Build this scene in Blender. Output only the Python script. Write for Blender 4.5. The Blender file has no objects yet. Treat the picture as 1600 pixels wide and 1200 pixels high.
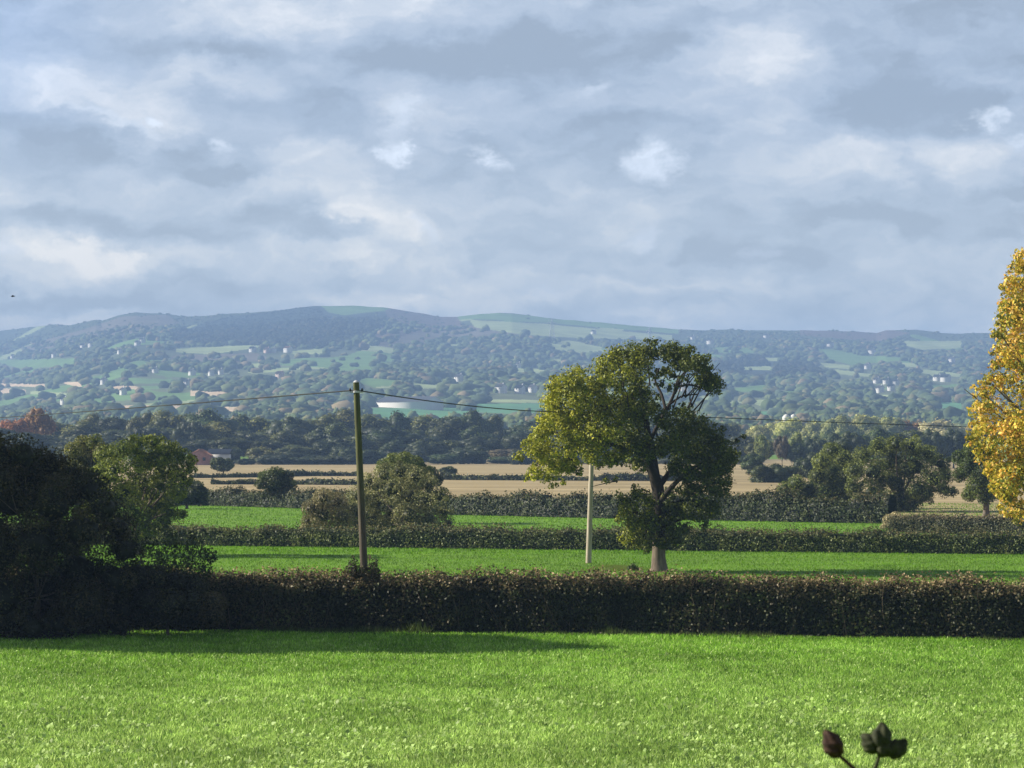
import bpy, bmesh, math, random
import numpy as np
from mathutils import Vector, Matrix

# ------------------------------------------------------------------ camera, sky, sun, exposure
S = bpy.context.scene
F, HY, CZ = 5000.0, 685.0, 6.5            # focal length in photo pixels, horizon row, eye height (m)
cam_d = bpy.data.cameras.new("camera"); cam = bpy.data.objects.new("camera", cam_d)
S.collection.objects.link(cam); S.camera = cam
cam.location = (0, 0, CZ); cam.rotation_euler = (math.radians(90), 0, 0)
cam_d.sensor_width = 36; cam_d.lens = F/1600*36; cam_d.shift_y = 85/1600
cam_d.clip_start = 0.1; cam_d.clip_end = 40000
cam_d.dof.use_dof = True; cam_d.dof.focus_distance = 140; cam_d.dof.aperture_fstop = 30

SUN_EL, SUN_AZ = math.radians(27), math.radians(-80)      # azimuth measured from +Y towards +X
SUNV = Vector((math.sin(SUN_AZ)*math.cos(SUN_EL), math.cos(SUN_AZ)*math.cos(SUN_EL), math.sin(SUN_EL)))
sd = bpy.data.lights.new("sun", 'SUN'); sun = bpy.data.objects.new("sun", sd); S.collection.objects.link(sun)
sd.energy = 5.0; sd.angle = math.radians(0.5); sd.color = (1.0, 0.93, 0.80)
sun.rotation_euler = (-SUNV).to_track_quat('-Z', 'Y').to_euler(); sun.location = (-40, 20, 60)

S.view_settings.view_transform = 'Standard'; S.view_settings.look = 'None'
S.view_settings.exposure = 1.02; S.view_settings.gamma = 1.0
S.cycles.max_bounces = 6; S.cycles.diffuse_bounces = 3; S.cycles.transmission_bounces = 3
S.cycles.volume_bounces = 0; S.cycles.transparent_max_bounces = 4
S.cycles.use_denoising = True

W = bpy.data.worlds.new("World"); S.world = W; W.use_nodes = True
nt = W.node_tree; N = nt.nodes; L = nt.links; N.clear()
def nd(t, **k):
    n = N.new(t)
    for a, b in k.items(): setattr(n, a, b)
    return n
def mth(op, a, b=None, c=None, clamp=False):
    n = nd('ShaderNodeMath', operation=op, use_clamp=clamp)
    for i, v in enumerate((a, b, c)):
        if v is None: continue
        if isinstance(v, (int, float)): n.inputs[i].default_value = v
        else: L.new(v, n.inputs[i])
    return n.outputs[0]
out = nd('ShaderNodeOutputWorld'); bg = nd('ShaderNodeBackground'); L.new(bg.outputs[0], out.inputs[0])
tc = nd('ShaderNodeTexCoord'); sp = nd('ShaderNodeSeparateXYZ'); L.new(tc.outputs['Generated'], sp.inputs[0])
az = mth('ARCTAN2', sp.outputs[0], sp.outputs[1]); el = mth('ARCSINE', sp.outputs[2])
U = mth('MULTIPLY', az, 50.0); V = mth('MULTIPLY', el, 50.0)       # one unit = 1.15 degrees of sky
cmb = nd('ShaderNodeCombineXYZ'); L.new(U, cmb.inputs[0]); L.new(V, cmb.inputs[1])
def noise(vec, scale, detail=5, rough=.55, sx=1., sy=1., off=(0, 0, 0), rot=0, dist=0):
    m = nd('ShaderNodeMapping'); m.inputs['Scale'].default_value = (sx, sy, 1); m.inputs['Location'].default_value = off
    m.inputs['Rotation'].default_value = (0, 0, rot)
    L.new(vec, m.inputs[0]); n = nd('ShaderNodeTexNoise'); n.inputs['Scale'].default_value = scale
    n.inputs['Detail'].default_value = detail; n.inputs['Roughness'].default_value = rough
    n.inputs['Distortion'].default_value = dist
    L.new(m.outputs[0], n.inputs['Vector']); return n
wn = noise(cmb.outputs[0], .6, 8, .66, 1, 1.6, (3, 1, 0))
wsub = nd('ShaderNodeVectorMath', operation='SUBTRACT'); L.new(wn.outputs['Color'], wsub.inputs[0]); wsub.inputs[1].default_value = (.5, .5, .5)
wmul = nd('ShaderNodeVectorMath', operation='MULTIPLY'); L.new(wsub.outputs[0], wmul.inputs[0]); wmul.inputs[1].default_value = (2.4, 1.25, 0)
wadd = nd('ShaderNodeVectorMath', operation='ADD'); L.new(cmb.outputs[0], wadd.inputs[0]); L.new(wmul.outputs[0], wadd.inputs[1])
WV = wadd.outputs[0]
def blob(px, py, rx, ry, amt, rot=0, hard=0.):
    """a soft patch of cloud at a fixed bearing; rx, ry in hundredths of the unit above"""
    s = nd('ShaderNodeVectorMath', operation='SUBTRACT'); L.new(WV, s.inputs[0])
    s.inputs[1].default_value = ((px-800)/100, (HY-py)/100, 0)
    m = nd('ShaderNodeMapping', vector_type='POINT'); L.new(s.outputs[0], m.inputs[0])
    m2 = nd('ShaderNodeMapping'); m.inputs['Rotation'].default_value = (0, 0, math.radians(rot))
    m2.inputs['Scale'].default_value = (100/rx, 100/ry, 1); L.new(m.outputs[0], m2.inputs[0])
    ln = nd('ShaderNodeVectorMath', operation='LENGTH'); L.new(m2.outputs[0], ln.inputs[0])
    r = nd('ShaderNodeMapRange', interpolation_type='SMOOTHERSTEP'); L.new(ln.outputs['Value'], r.inputs[0])
    r.inputs[1].default_value = hard; r.inputs[2].default_value = 1.25
    r.inputs[3].default_value = amt; r.inputs[4].default_value = 0
    return r.outputs[0]
def total(lst):
    a = lst[0]
    for b in lst[1:]: a = mth('ADD', a, b)
    return a
# broad pale cloud (amount of pale grey-white over blue-grey)
pale = total([blob(*b) for b in [
    (90, 150, 330, 70, .55, 6), (560, 20, 420, 70, .55, 0), (300, 395, 420, 40, .42, 3), (60, 400, 250, 45, .35, 4),
    (560, 335, 190, 38, .42, 20), (215, 235, 75, 40, .38, -20), (560, 395, 240, 26, .22, 6), (1200, 100, 150, 60, .42, 12),
    (1350, 250, 260, 45, .32, -6), (1520, 255, 90, 50, .38, 0), (380, 130, 120, 40, .30, 10), (470, 235, 130, 40, .28, 10),
    (640, 190, 110, 45, .30, 0), (860, 470, 60, 22, .30, 0), (1250, 460, 150, 22, .24, 4), (-30, 300, 90, 60, .35, 0),
    (1000, 440, 420, 22, .22, 0), (1190, 320, 60, 30, .22, 30), (600, 470, 380, 25, .25, 0), (900, 300, 120, 60, .18, 40)]])
dark = total([blob(*b) for b in [
    (160, 225, 330, 42, .50, 10), (130, 350, 260, 32, .45, 6), (800, 90, 330, 80, .50, 0), (1430, 170, 220, 60, .42, 0),
    (1560, 20, 260, 40, .45, 0), (340, 85, 220, 30, .35, 0), (450, 350, 170, 22, .30, 12), (330, 272, 90, 18, .40, 4),
    (1380, 350, 220, 24, .32, 8), (1150, 400, 250, 22, .22, 0), (750, 260, 150, 30, .25, 0), (100, 470, 220, 20, .42, 0),
    (1590, 320, 90, 22, .35, 0), (1000, 190, 200, 30, .22, 0), (980, 480, 200, 22, .2, 0)]])
puff = total([blob(*b) for b in [
    (610, 232, 34, 17, .9, 15, .1), (650, 190, 60, 26, .45, -30), (762, 252, 52, 16, .85, 22, .1), (232, 192, 26, 9, .75, 0, .1),
    (1040, 256, 58, 34, .75, 14, .35), (350, 235, 36, 13, .55, 20), (1540, 195, 34, 14, .6, 20), (1003, 368, 34, 22, .4, 0),
    (930, 130, 40, 12, .25, 0), (1595, 225, 30, 26, .5, 30), (170, 195, 110, 9, .35, 14), (655, 362, 46, 12, .4, 20), (-10, 395, 60, 20, .3, 0),
    (1185, 400, 36, 13, .3, 0), (860, 455, 40, 12, .3, 0)]])
n1 = noise(WV, .34, 7, .52, 1, 2.3, (11, 4, 0), -.12)
n2 = noise(WV, 1.15, 7, .58, 1, 2.1, (2, 9, 0), -.10)
f = mth('ADD', mth('ADD', mth('MULTIPLY_ADD', n1.outputs[0], 1.5, -.40), mth('MULTIPLY_ADD', n2.outputs[0], 1.05, -.525)), mth('SUBTRACT', pale, dark))
rmp = nd('ShaderNodeValToRGB'); L.new(f, rmp.inputs[0]); cr = rmp.color_ramp
while len(cr.elements) < 5: cr.elements.new(.5)
for e, (p, c) in zip(cr.elements, [(0., (.205, .25, .315)), (.25, (.26, .32, .41)), (.5, (.335, .395, .485)), (.75, (.44, .49, .555)), (1., (.60, .63, .665))]):
    e.position = p; e.color = (*c, 1)
# blue-er low down, greyer higher up
hz = nd('ShaderNodeMapRange'); L.new(V, hz.inputs[0]); hz.inputs[1].default_value = 1.4; hz.inputs[2].default_value = 5.5; hz.interpolation_type = 'SMOOTHSTEP'
tint = nd('ShaderNodeMix', data_type='RGBA'); L.new(hz.outputs[0], tint.inputs['Factor'])
tint.inputs['A'].default_value = (1.95, 1.66, 1.25, 1); tint.inputs['B'].default_value = (1.06, 1.0, .95, 1)
mul = nd('ShaderNodeMix', data_type='RGBA', blend_type='MULTIPLY'); mul.inputs['Factor'].default_value = 1
L.new(rmp.outputs[0], mul.inputs['A']); L.new(tint.outputs['Result'], mul.inputs['B'])
bp = blob(-20, 60, 260, 200, .5)
mxb = nd('ShaderNodeMix', data_type='RGBA', blend_type='MULTIPLY'); L.new(bp, mxb.inputs['Factor'])
L.new(mul.outputs['Result'], mxb.inputs['A']); mxb.inputs['B'].default_value = (.86, 1.0, 1.26, 1)
pn = noise(WV, 2.2, 7, .62, 1, 1.5, (5, 5, 0), .3, .6)
pf = mth('MULTIPLY', puff, mth('MULTIPLY_ADD', pn.outputs[0], 2.2, -.2, ), clamp=True)
mxp = nd('ShaderNodeMix', data_type='RGBA'); L.new(pf, mxp.inputs['Factor']); L.new(mxb.outputs['Result'], mxp.inputs['A'])
mxp.inputs['B'].default_value = (.74, .78, .84, 1)
# overhead the cloud deck is thicker and greyer
oh = nd('ShaderNodeMapRange'); L.new(el, oh.inputs[0]); oh.inputs[1].default_value = .2; oh.inputs[2].default_value = .7
oh.inputs[3].default_value = 1.0; oh.inputs[4].default_value = .34
sky = nd('ShaderNodeTexSky', sky_type='NISHITA'); sky.sun_disc = False
sky.sun_elevation = SUN_EL; sky.sun_rotation = SUN_AZ; sky.air_density = 1.0; sky.dust_density = 1.5
skm = nd('ShaderNodeVectorMath', operation='SCALE'); L.new(sky.outputs[0], skm.inputs[0]); skm.inputs['Scale'].default_value = 1.0
cls = nd('ShaderNodeVectorMath', operation='SCALE'); L.new(mxp.outputs['Result'], cls.inputs[0])
L.new(mth('MULTIPLY', oh.outputs[0], 11.3), cls.inputs['Scale'])
fin = nd('ShaderNodeMix', data_type='RGBA'); fin.inputs['Factor'].default_value = .88     # thin gaps let a little clear sky through
L.new(skm.outputs[0], fin.inputs['A']); L.new(cls.outputs[0], fin.inputs['B'])
L.new(fin.outputs['Result'], bg.inputs[0]); bg.inputs[1].default_value = 0.08

# ------------------------------------------------------------------ helpers
rng = np.random.default_rng(7)
def P(px, py, Y): return np.array(((px-800)*Y/F, Y, CZ-(py-HY)*Y/F))
def GY(py): return CZ*F/(py-HY)                 # distance at which flat ground shows at that row
def hashn(ix, iy, s):
    n = (ix.astype(np.int64)*374761393 + iy.astype(np.int64)*668265263 + s*1442695041) & 0x7fffffff
    n = ((n ^ (n >> 13))*1274126177) & 0x7fffffff
    return ((n ^ (n >> 16)) & 0xffff)/65535.0
def vn(x, y, s=0):
    x = np.asarray(x, float); y = np.asarray(y, float)
    ix, iy = np.floor(x), np.floor(y); fx, fy = x-ix, y-iy
    fx = fx*fx*(3-2*fx); fy = fy*fy*(3-2*fy)
    a, b, c, d = hashn(ix, iy, s), hashn(ix+1, iy, s), hashn(ix, iy+1, s), hashn(ix+1, iy+1, s)
    return (a*(1-fx)+b*fx)*(1-fy)+(c*(1-fx)+d*fx)*fy
def fbm(x, y, s=0, o=4): return sum(vn(x*2**k, y*2**k, s+k)*.5**k for k in range(o))/(2-.5**(o-1))

class Geo:
    """collects vertices and faces with one colour per face, then becomes ONE mesh"""
    def __init__(s): s.V = []; s.Q = []; s.T = []; s.QC = []; s.TC = []; s.n = 0
    def add(s, V, Fc, C):
        V = np.asarray(V, float).reshape(-1, 3); Fc = np.asarray(Fc, int)+s.n
        C = np.broadcast_to(np.asarray(C, float), (len(Fc), 3))
        s.V.append(V); s.n += len(V)
        if Fc.shape[1] == 4: s.Q.append(Fc); s.QC.append(C)
        else: s.T.append(Fc); s.TC.append(C)
    def mesh(s, name, mat, smooth=False):
        me = bpy.data.meshes.new(name)
        V = np.concatenate(s.V); me.vertices.add(len(V)); me.vertices.foreach_set('co', V.astype(np.float32).ravel())
        Q = np.concatenate(s.Q) if s.Q else np.zeros((0, 4), int); T = np.concatenate(s.T) if s.T else np.zeros((0, 3), int)
        C = np.concatenate(s.QC+s.TC)
        lp = np.concatenate([Q.ravel(), T.ravel()]).astype(np.int32)
        st = np.concatenate([np.arange(len(Q))*4, len(Q)*4+np.arange(len(T))*3]).astype(np.int32)
        me.loops.add(len(lp)); me.loops.foreach_set('vertex_index', lp)
        me.polygons.add(len(st)); me.polygons.foreach_set('loop_start', st)
        if smooth: me.polygons.foreach_set('use_smooth', np.ones(len(st), bool))
        me.update(calc_edges=True)
        at = me.attributes.new('Col', 'FLOAT_COLOR', 'FACE')
        at.data.foreach_set('color', np.hstack([C, np.ones((len(C), 1))]).astype(np.float32).ravel())
        me.materials.append(mat); return me
def link(name, me, parent=None, loc=(0, 0, 0)):
    o = bpy.data.objects.new(name, me); S.collection.objects.link(o); o.location = loc
    if parent: o.parent = parent
    return o
def tag(o, label=None, cat=None, group=None, kind=None):
    for k, v in (('label', label), ('category', cat), ('group', group), ('kind', kind)):
        if v: o[k] = v
    return o
def thing(name, loc, label, cat, group=None, rz=0):
    o = link(name, None, None, tuple(float(c) for c in loc)); o.rotation_euler.z = rz
    return tag(o, label, cat, group)

# ------------------------------------------------------------------ materials
def mat(name):
    m = bpy.data.materials.new(name); m.use_nodes = True; t = m.node_tree; t.nodes.clear()
    o = t.nodes.new('ShaderNodeOutputMaterial'); return m, t, o
def leaf_mat(name, trans=.3, vary=.25, rough=.55, spec=.25, nz=0.):
    m, t, o = mat(name); n = t.nodes; l = t.links
    a = n.new('ShaderNodeAttribute'); a.attribute_name = 'Col'
    oi = n.new('ShaderNodeObjectInfo'); hs = n.new('ShaderNodeHueSaturation')
    mr = n.new('ShaderNodeMapRange'); mr.inputs[3].default_value = 1-vary; mr.inputs[4].default_value = 1+vary
    l.new(oi.outputs['Random'], mr.inputs[0]); l.new(mr.outputs[0], hs.inputs['Value']); l.new(a.outputs['Color'], hs.inputs['Color'])
    wn_ = n.new('ShaderNodeTexWhiteNoise'); wn_.noise_dimensions = '1D'; l.new(oi.outputs['Random'], wn_.inputs['W'])
    mh = n.new('ShaderNodeMapRange'); mh.inputs[3].default_value = .5-.05*vary; mh.inputs[4].default_value = .5+.05*vary
    l.new(wn_.outputs['Value'], mh.inputs[0]); l.new(mh.outputs[0], hs.inputs['Hue'])
    p = n.new('ShaderNodeBsdfPrincipled'); p.inputs['Roughness'].default_value = rough; p.inputs['Specular IOR Level'].default_value = spec
    tr = n.new('ShaderNodeBsdfTranslucent'); mx = n.new('ShaderNodeMixShader'); mx.inputs[0].default_value = trans
    l.new(hs.outputs[0], p.inputs['Base Color']); l.new(hs.outputs[0], tr.inputs['Color'])
    l.new(p.outputs[0], mx.inputs[1]); l.new(tr.outputs[0], mx.inputs[2]); l.new(mx.outputs[0], o.inputs[0]); return m
M_LEAF = leaf_mat('foliage', .28, .0); M_WOOD = leaf_mat('wood_foliage', .2, .32); M_FAR = leaf_mat('far_foliage', 0, 0, .8, .1)
M_GRASS = leaf_mat('grass_blades', .38, 0, .5, .15)
def noise_mat(name, stops, scale=5., detail=6, sx=(1, 1, 1), rough=.85, bump=0., coord='Object', attr=False, second=None):
    m, t, o = mat(name); n = t.nodes; l = t.links
    tcn = n.new('ShaderNodeTexCoord'); mp = n.new('ShaderNodeMapping'); mp.inputs['Scale'].default_value = sx
    l.new(tcn.outputs[coord], mp.inputs[0])
    nz = n.new('ShaderNodeTexNoise'); nz.inputs['Scale'].default_value = scale; nz.inputs['Detail'].default_value = detail
    nz.inputs['Roughness'].default_value = .62; l.new(mp.outputs[0], nz.inputs['Vector'])
    r = n.new('ShaderNodeValToRGB'); l.new(nz.outputs[0], r.inputs[0])
    while len(r.color_ramp.elements) < len(stops): r.color_ramp.elements.new(.5)
    for e, (p_, c) in zip(r.color_ramp.elements, stops): e.position = p_; e.color = (*c, 1)
    colr = r.outputs[0]
    if second:
        nz2 = n.new('ShaderNodeTexNoise'); nz2.inputs['Scale'].default_value = second[0]; nz2.inputs['Detail'].default_value = 5
        mp2 = n.new('ShaderNodeMapping'); mp2.inputs['Scale'].default_value = second[2]; l.new(tcn.outputs[coord], mp2.inputs[0])
        l.new(mp2.outputs[0], nz2.inputs['Vector'])
        rr = n.new('ShaderNodeMapRange'); rr.inputs[1].default_value = .3; rr.inputs[2].default_value = .7
        rr.inputs[3].default_value = 1-second[1]; rr.inputs[4].default_value = 1+second[1]; l.new(nz2.outputs[0], rr.inputs[0])
        vm = n.new('ShaderNodeVectorMath'); vm.operation = 'SCALE'; l.new(colr, vm.inputs[0]); l.new(rr.outputs[0], vm.inputs['Scale']); colr = vm.outputs[0]
    if attr:
        a = n.new('ShaderNodeAttribute'); a.attribute_name = 'Col'
        mm = n.new('ShaderNodeMix'); mm.data_type = 'RGBA'; mm.blend_type = 'MULTIPLY'; mm.inputs['Factor'].default_value = 1
        l.new(a.outputs['Color'], mm.inputs['A']); l.new(colr, mm.inputs['B']); colr = mm.outputs['Result']
    p = n.new('ShaderNodeBsdfPrincipled'); p.inputs['Roughness'].default_value = rough; p.inputs['Specular IOR Level'].default_value = .2
    l.new(colr, p.inputs['Base Color'])
    if bump:
        b = n.new('ShaderNodeBump'); b.inputs['Strength'].default_value = .6; b.inputs['Distance'].default_value = bump
        l.new(nz.outputs[0], b.inputs['Height']); l.new(b.outputs[0], p.inputs['Normal'])
    l.new(p.outputs[0], o.inputs[0]); return m
M_GROUND = noise_mat('meadow_ground', [(.3, (.085, .18, .01)), (.52, (.115, .225, .014)), (.75, (.15, .26, .024))], .35, 8, rough=.9, bump=.05, second=(.05, .18, (1, 3.5, 1)))
M_STUB = noise_mat('stubble', [(.3, (.19, .145, .07)), (.5, (.31, .24, .12)), (.7, (.42, .33, .18))], .012, 8, sx=(1, 5, 1), rough=.95, second=(.25, .2, (.3, 1, 1)))
M_HILL = noise_mat('hill_ground', [(.3, (.75, .75, .75)), (.7, (1.2, 1.2, 1.2))], .02, 8, rough=.95, attr=True)
M_BARK = noise_mat('bark', [(.3, (.055, .042, .03)), (.55, (.13, .105, .08)), (.8, (.22, .19, .15))], 7, 8, sx=(1, 1, .25), rough=.9, bump=.03)
M_OAKB = noise_mat('oak_bark', [(.3, (.075, .055, .04)), (.55, (.16, .125, .095)), (.8, (.26, .21, .165))], 8, 8, sx=(1, 1, .2), rough=.9, bump=.04)
M_TWIG = noise_mat('twig', [(.3, (.06, .045, .03)), (.7, (.17, .13, .09))], 9, 4, rough=.9)
M_LIMB_SHADE = noise_mat('shaded_limb_bark', [(.3, (.018, .014, .011)), (.7, (.05, .04, .03))], 7, 6, sx=(1, 1, .25), rough=.9)  # oak bark darkened to stand for the shade inside the crown
M_WHITE = noise_mat('whitewash', [(.3, (.52, .51, .49)), (.7, (.66, .65, .62))], 1.5, 4, rough=.8)
M_PINK = noise_mat('pink_render', [(.3, (.50, .38, .33)), (.7, (.60, .46, .40))], 1.5, 4, rough=.8)
M_SLATE = noise_mat('slate_roof', [(.3, (.10, .10, .11)), (.7, (.17, .165, .17))], 2, 6, rough=.7)
M_TILE = noise_mat('clay_tile', [(.3, (.24, .12, .08)), (.7, (.34, .17, .11))], 2, 6, rough=.8)
M_PALEROOF = noise_mat('pale_sheet_roof', [(.3, (.52, .44, .40)), (.7, (.64, .56, .52))], .6, 6, rough=.6)
M_BRICK = noise_mat('red_brick', [(.3, (.24, .13, .11)), (.7, (.36, .21, .18))], 3, 8, rough=.9)
M_STEEL = noise_mat('galvanised_steel', [(.3, (.42, .43, .44)), (.7, (.55, .56, .57))], 1, 3, rough=.5)
M_GLASS = noise_mat('dark_window', [(.3, (.03, .035, .04)), (.7, (.06, .065, .07))], 1, 2, rough=.25)
M_WIRE = noise_mat('cable_rubber', [(.3, (.012, .012, .014)), (.7, (.025, .025, .025))], 1, 2, rough=.6)
M_DRY = noise_mat('dry_seed_head', [(.3, (.018, .011, .008)), (.55, (.045, .022, .015)), (.8, (.10, .06, .035))], 60, 6, rough=.8, bump=.002)
M_DRYG = noise_mat('dry_green_head', [(.3, (.014, .018, .008)), (.55, (.035, .04, .018)), (.8, (.075, .075, .04))], 60, 6, rough=.8, bump=.002)
M_BIRD = noise_mat('dark_feathers', [(.3, (.015, .015, .017)), (.7, (.03, .03, .035))], 5, 3, rough=.7)
def pole_mat():
    m, t, o = mat('mossy_pole_wood'); n = t.nodes; l = t.links
    tcn = n.new('ShaderNodeTexCoord'); mp = n.new('ShaderNodeMapping'); mp.inputs['Scale'].default_value = (9, 9, .8); l.new(tcn.outputs['Object'], mp.inputs[0])
    nz = n.new('ShaderNodeTexNoise'); nz.inputs['Scale'].default_value = 1.5; nz.inputs['Detail'].default_value = 8; l.new(mp.outputs[0], nz.inputs['Vector'])
    r = n.new('ShaderNodeValToRGB'); l.new(nz.outputs[0], r.inputs[0]); r.color_ramp.elements[0].position = .3; r.color_ramp.elements[1].position = .7
    r.color_ramp.elements[0].color = (.035, .042, .008, 1); r.color_ramp.elements[1].color = (.095, .11, .016, 1)      # algae on the weather side
    r2 = n.new('ShaderNodeValToRGB'); l.new(nz.outputs[0], r2.inputs[0]); r2.color_ramp.elements[0].position = .3; r2.color_ramp.elements[1].position = .7
    r2.color_ramp.elements[0].color = (.045, .032, .02, 1); r2.color_ramp.elements[1].color = (.11, .085, .055, 1)
    s = n.new('ShaderNodeSeparateXYZ'); l.new(tcn.outputs['Object'], s.inputs[0])
    mr = n.new('ShaderNodeMapRange'); mr.inputs[1].default_value = .10; mr.inputs[2].default_value = -.02; l.new(s.outputs[0], mr.inputs[0])
    mz = n.new('ShaderNodeMapRange'); mz.inputs[1].default_value = 3.5; mz.inputs[2].default_value = 6.0; l.new(s.outputs[2], mz.inputs[0])
    mm = n.new('ShaderNodeMath'); mm.operation = 'MULTIPLY'; l.new(mz.outputs[0], mm.inputs[0]); mm.inputs[1].default_value = .9
    mx = n.new('ShaderNodeMix'); mx.data_type = 'RGBA'; l.new(mm.outputs[0], mx.inputs['Factor']); l.new(r2.outputs[0], mx.inputs['A']); l.new(r.outputs[0], mx.inputs['B'])
    p = n.new('ShaderNodeBsdfPrincipled'); p.inputs['Roughness'].default_value = .85; l.new(mx.outputs['Result'], p.inputs['Base Color'])
    l.new(p.outputs[0], o.inputs[0]); return m
M_POLE = pole_mat()
M_PALEPOLE = noise_mat('weathered_pale_wood', [(.3, (.30, .25, .19)), (.7, (.46, .40, .32))], 3, 6, sx=(4, 4, .4), rough=.85)

# ------------------------------------------------------------------ shape helpers
def unit(v): return v/np.maximum(np.linalg.norm(v, axis=-1, keepdims=True), 1e-9)
def add_leaves(g, c, nrm, size, col, asp=.6, curl=.18):
    n = len(c); nrm = unit(nrm); t = unit(np.cross(nrm, rng.normal(size=(n, 3)))); b = np.cross(nrm, t)
    size = np.broadcast_to(size, (n,))[:, None]
    V = np.stack([c-t*size*.5, c+b*size*.5*asp+nrm*size*curl, c+t*size*.5, c-b*size*.5*asp+nrm*size*curl], 1)
    g.add(V, np.arange(n*4).reshape(n, 4), col)
_ico = {}
def ico(sub):
    if sub not in _ico:
        bm = bmesh.new(); bmesh.ops.create_icosphere(bm, subdivisions=sub, radius=1); bm.verts.ensure_lookup_table()
        _ico[sub] = (np.array([v.co[:] for v in bm.verts]), np.array([[v.index for v in f_.verts] for f_ in bm.faces])); bm.free()
    return _ico[sub]
def add_ball(g, c, r, col, sub=2, jit=.12):
    v, f_ = ico(sub); v = v*(1+rng.normal(0, jit, (len(v), 1)))
    g.add(v*np.asarray(r)+np.asarray(c), f_, col)
def add_tube(g, pts, rad, col=(.1, .1, .1), k=8):
    pts = np.asarray(pts, float); n = len(pts); rad = np.broadcast_to(rad, (n,))
    d = unit(np.gradient(pts, axis=0)); up = np.array((0.13, .97, .2)); a = unit(np.cross(d, up)); b = np.cross(d, a)
    th = np.arange(k)*2*np.pi/k
    V = pts[:, None]+(a[:, None]*np.cos(th)[None, :, None]+b[:, None]*np.sin(th)[None, :, None])*rad[:, None, None]
    i = np.arange(n-1)[:, None]*k; j = np.arange(k)[None]; j2 = (j+1) % k
    Fq = np.stack([i+j, i+j2, i+k+j2, i+k+j], -1).reshape(-1, 4)
    g.add(V, Fq, col)
    e = len(pts)-1; g.add(np.vstack([V[e], pts[e]+d[e]*rad[e]*.3]), [[q, (q+1) % k, k] for q in range(k)], col)
    g.add(np.vstack([V[0], pts[0]]), [[(q+1) % k, q, k] for q in range(k)], col)
def bez(a, b, c, n=7):
    t = np.linspace(0, 1, n)[:, None]; return (1-t)**2*a+2*t*(1-t)*b+t*t*c
def box(g, x0, x1, y0, y1, z0, z1, col=(.5, .5, .5)):
    V = [(x, y, z) for x in (x0, x1) for y in (y0, y1) for z in (z0, z1)]
    g.add(V, [[0, 1, 3, 2], [4, 6, 7, 5], [0, 4, 5, 1], [2, 3, 7, 6], [0, 2, 6, 4], [1, 5, 7, 3]], col)
def clump_foliage(g, cl, nleaf, size, palette, core=.7, spread=(.55, 1.12), tilt=.8, clvar=.35, corecol=.6, hue=None, sub=0):
    """leaves scattered through and over a set of leafy clumps (x,y,z,rx,ry,rz)"""
    cl = np.asarray(cl, float); big = cl; hue_big = None if hue is None else np.asarray(hue)
    if sub:                                                  # each bough carries several separate sprays
        k_ = np.repeat(np.arange(len(cl)), sub); d_ = unit(rng.normal(size=(len(k_), 3))); q_ = rng.uniform(.20, .38, len(k_))[:, None]
        cl = np.concatenate([cl[k_, :3]+d_*cl[k_, 3:]*rng.uniform(.4, 1.08, (len(k_), 1)), cl[k_, 3:]*q_], 1)
        if hue is not None: hue = np.asarray(hue)[k_]
        cl = np.concatenate([cl, big]); hue = None if hue is None else np.concatenate([hue, hue_big])
    w = cl[:, 3]*cl[:, 5]+cl[:, 4]*cl[:, 3]; w[len(w)-(len(big) if sub else 0):] *= .35; w = w/w.sum()
    pal = np.asarray(palette, float); cm = rng.uniform(0, 1, len(cl)); cb = rng.uniform(1-clvar, 1+clvar, len(cl))
    if hue is not None: cm = np.clip(hue+rng.uniform(-.22, .22, len(cl)), 0, 1)
    ci = rng.choice(len(cl), nleaf, p=w)
    d = unit(rng.normal(size=(nleaf, 3))); rr = rng.uniform(spread[0]**3, spread[1]**3, nleaf)**(1/3)
    c = cl[ci, :3]+d*cl[ci, 3:]*rr[:, None]
    nr = unit(d+rng.normal(size=(nleaf, 3))*tilt+np.array((0, 0, .25)))
    m = np.clip(cm[ci]+rng.normal(0, .22, nleaf), 0, 1)*(len(pal)-1); i0 = np.minimum(m.astype(int), len(pal)-2); fr = (m-i0)[:, None]
    col = (pal[i0]*(1-fr)+pal[i0+1]*fr)*(cb[ci]*rng.uniform(.7, 1.3, nleaf))[:, None]
    add_leaves(g, c, nr, rng.uniform(.6, 1.3, nleaf)*size, np.clip(col, 0, 1))
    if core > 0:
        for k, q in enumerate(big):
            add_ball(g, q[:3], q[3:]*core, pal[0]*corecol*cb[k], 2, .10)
def crown_clumps(R, z0, z1, n, rad=(.26, .42), flat=.85, ry=1.0):
    zc, zr = (z0+z1)/2, (z1-z0)/2; out_ = []
    k = 0
    while len(out_) < n:
        k += 1
        d = unit(rng.normal(size=3)); 
        if d[2] < -.75: continue
        r = rng.uniform(.5, .82); s = rng.uniform(*rad)*min(R, zr*1.2)
        sc = 1-(.25 if d[2] < -.2 else 0)
        out_.append((d[0]*r*R*sc, d[1]*r*R*ry*sc, zc+d[2]*r*zr*.95, s, s, s*flat))
    out_.append((0, 0, zc, R*.55, R*.55*ry, zr*.6)); return out_
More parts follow.
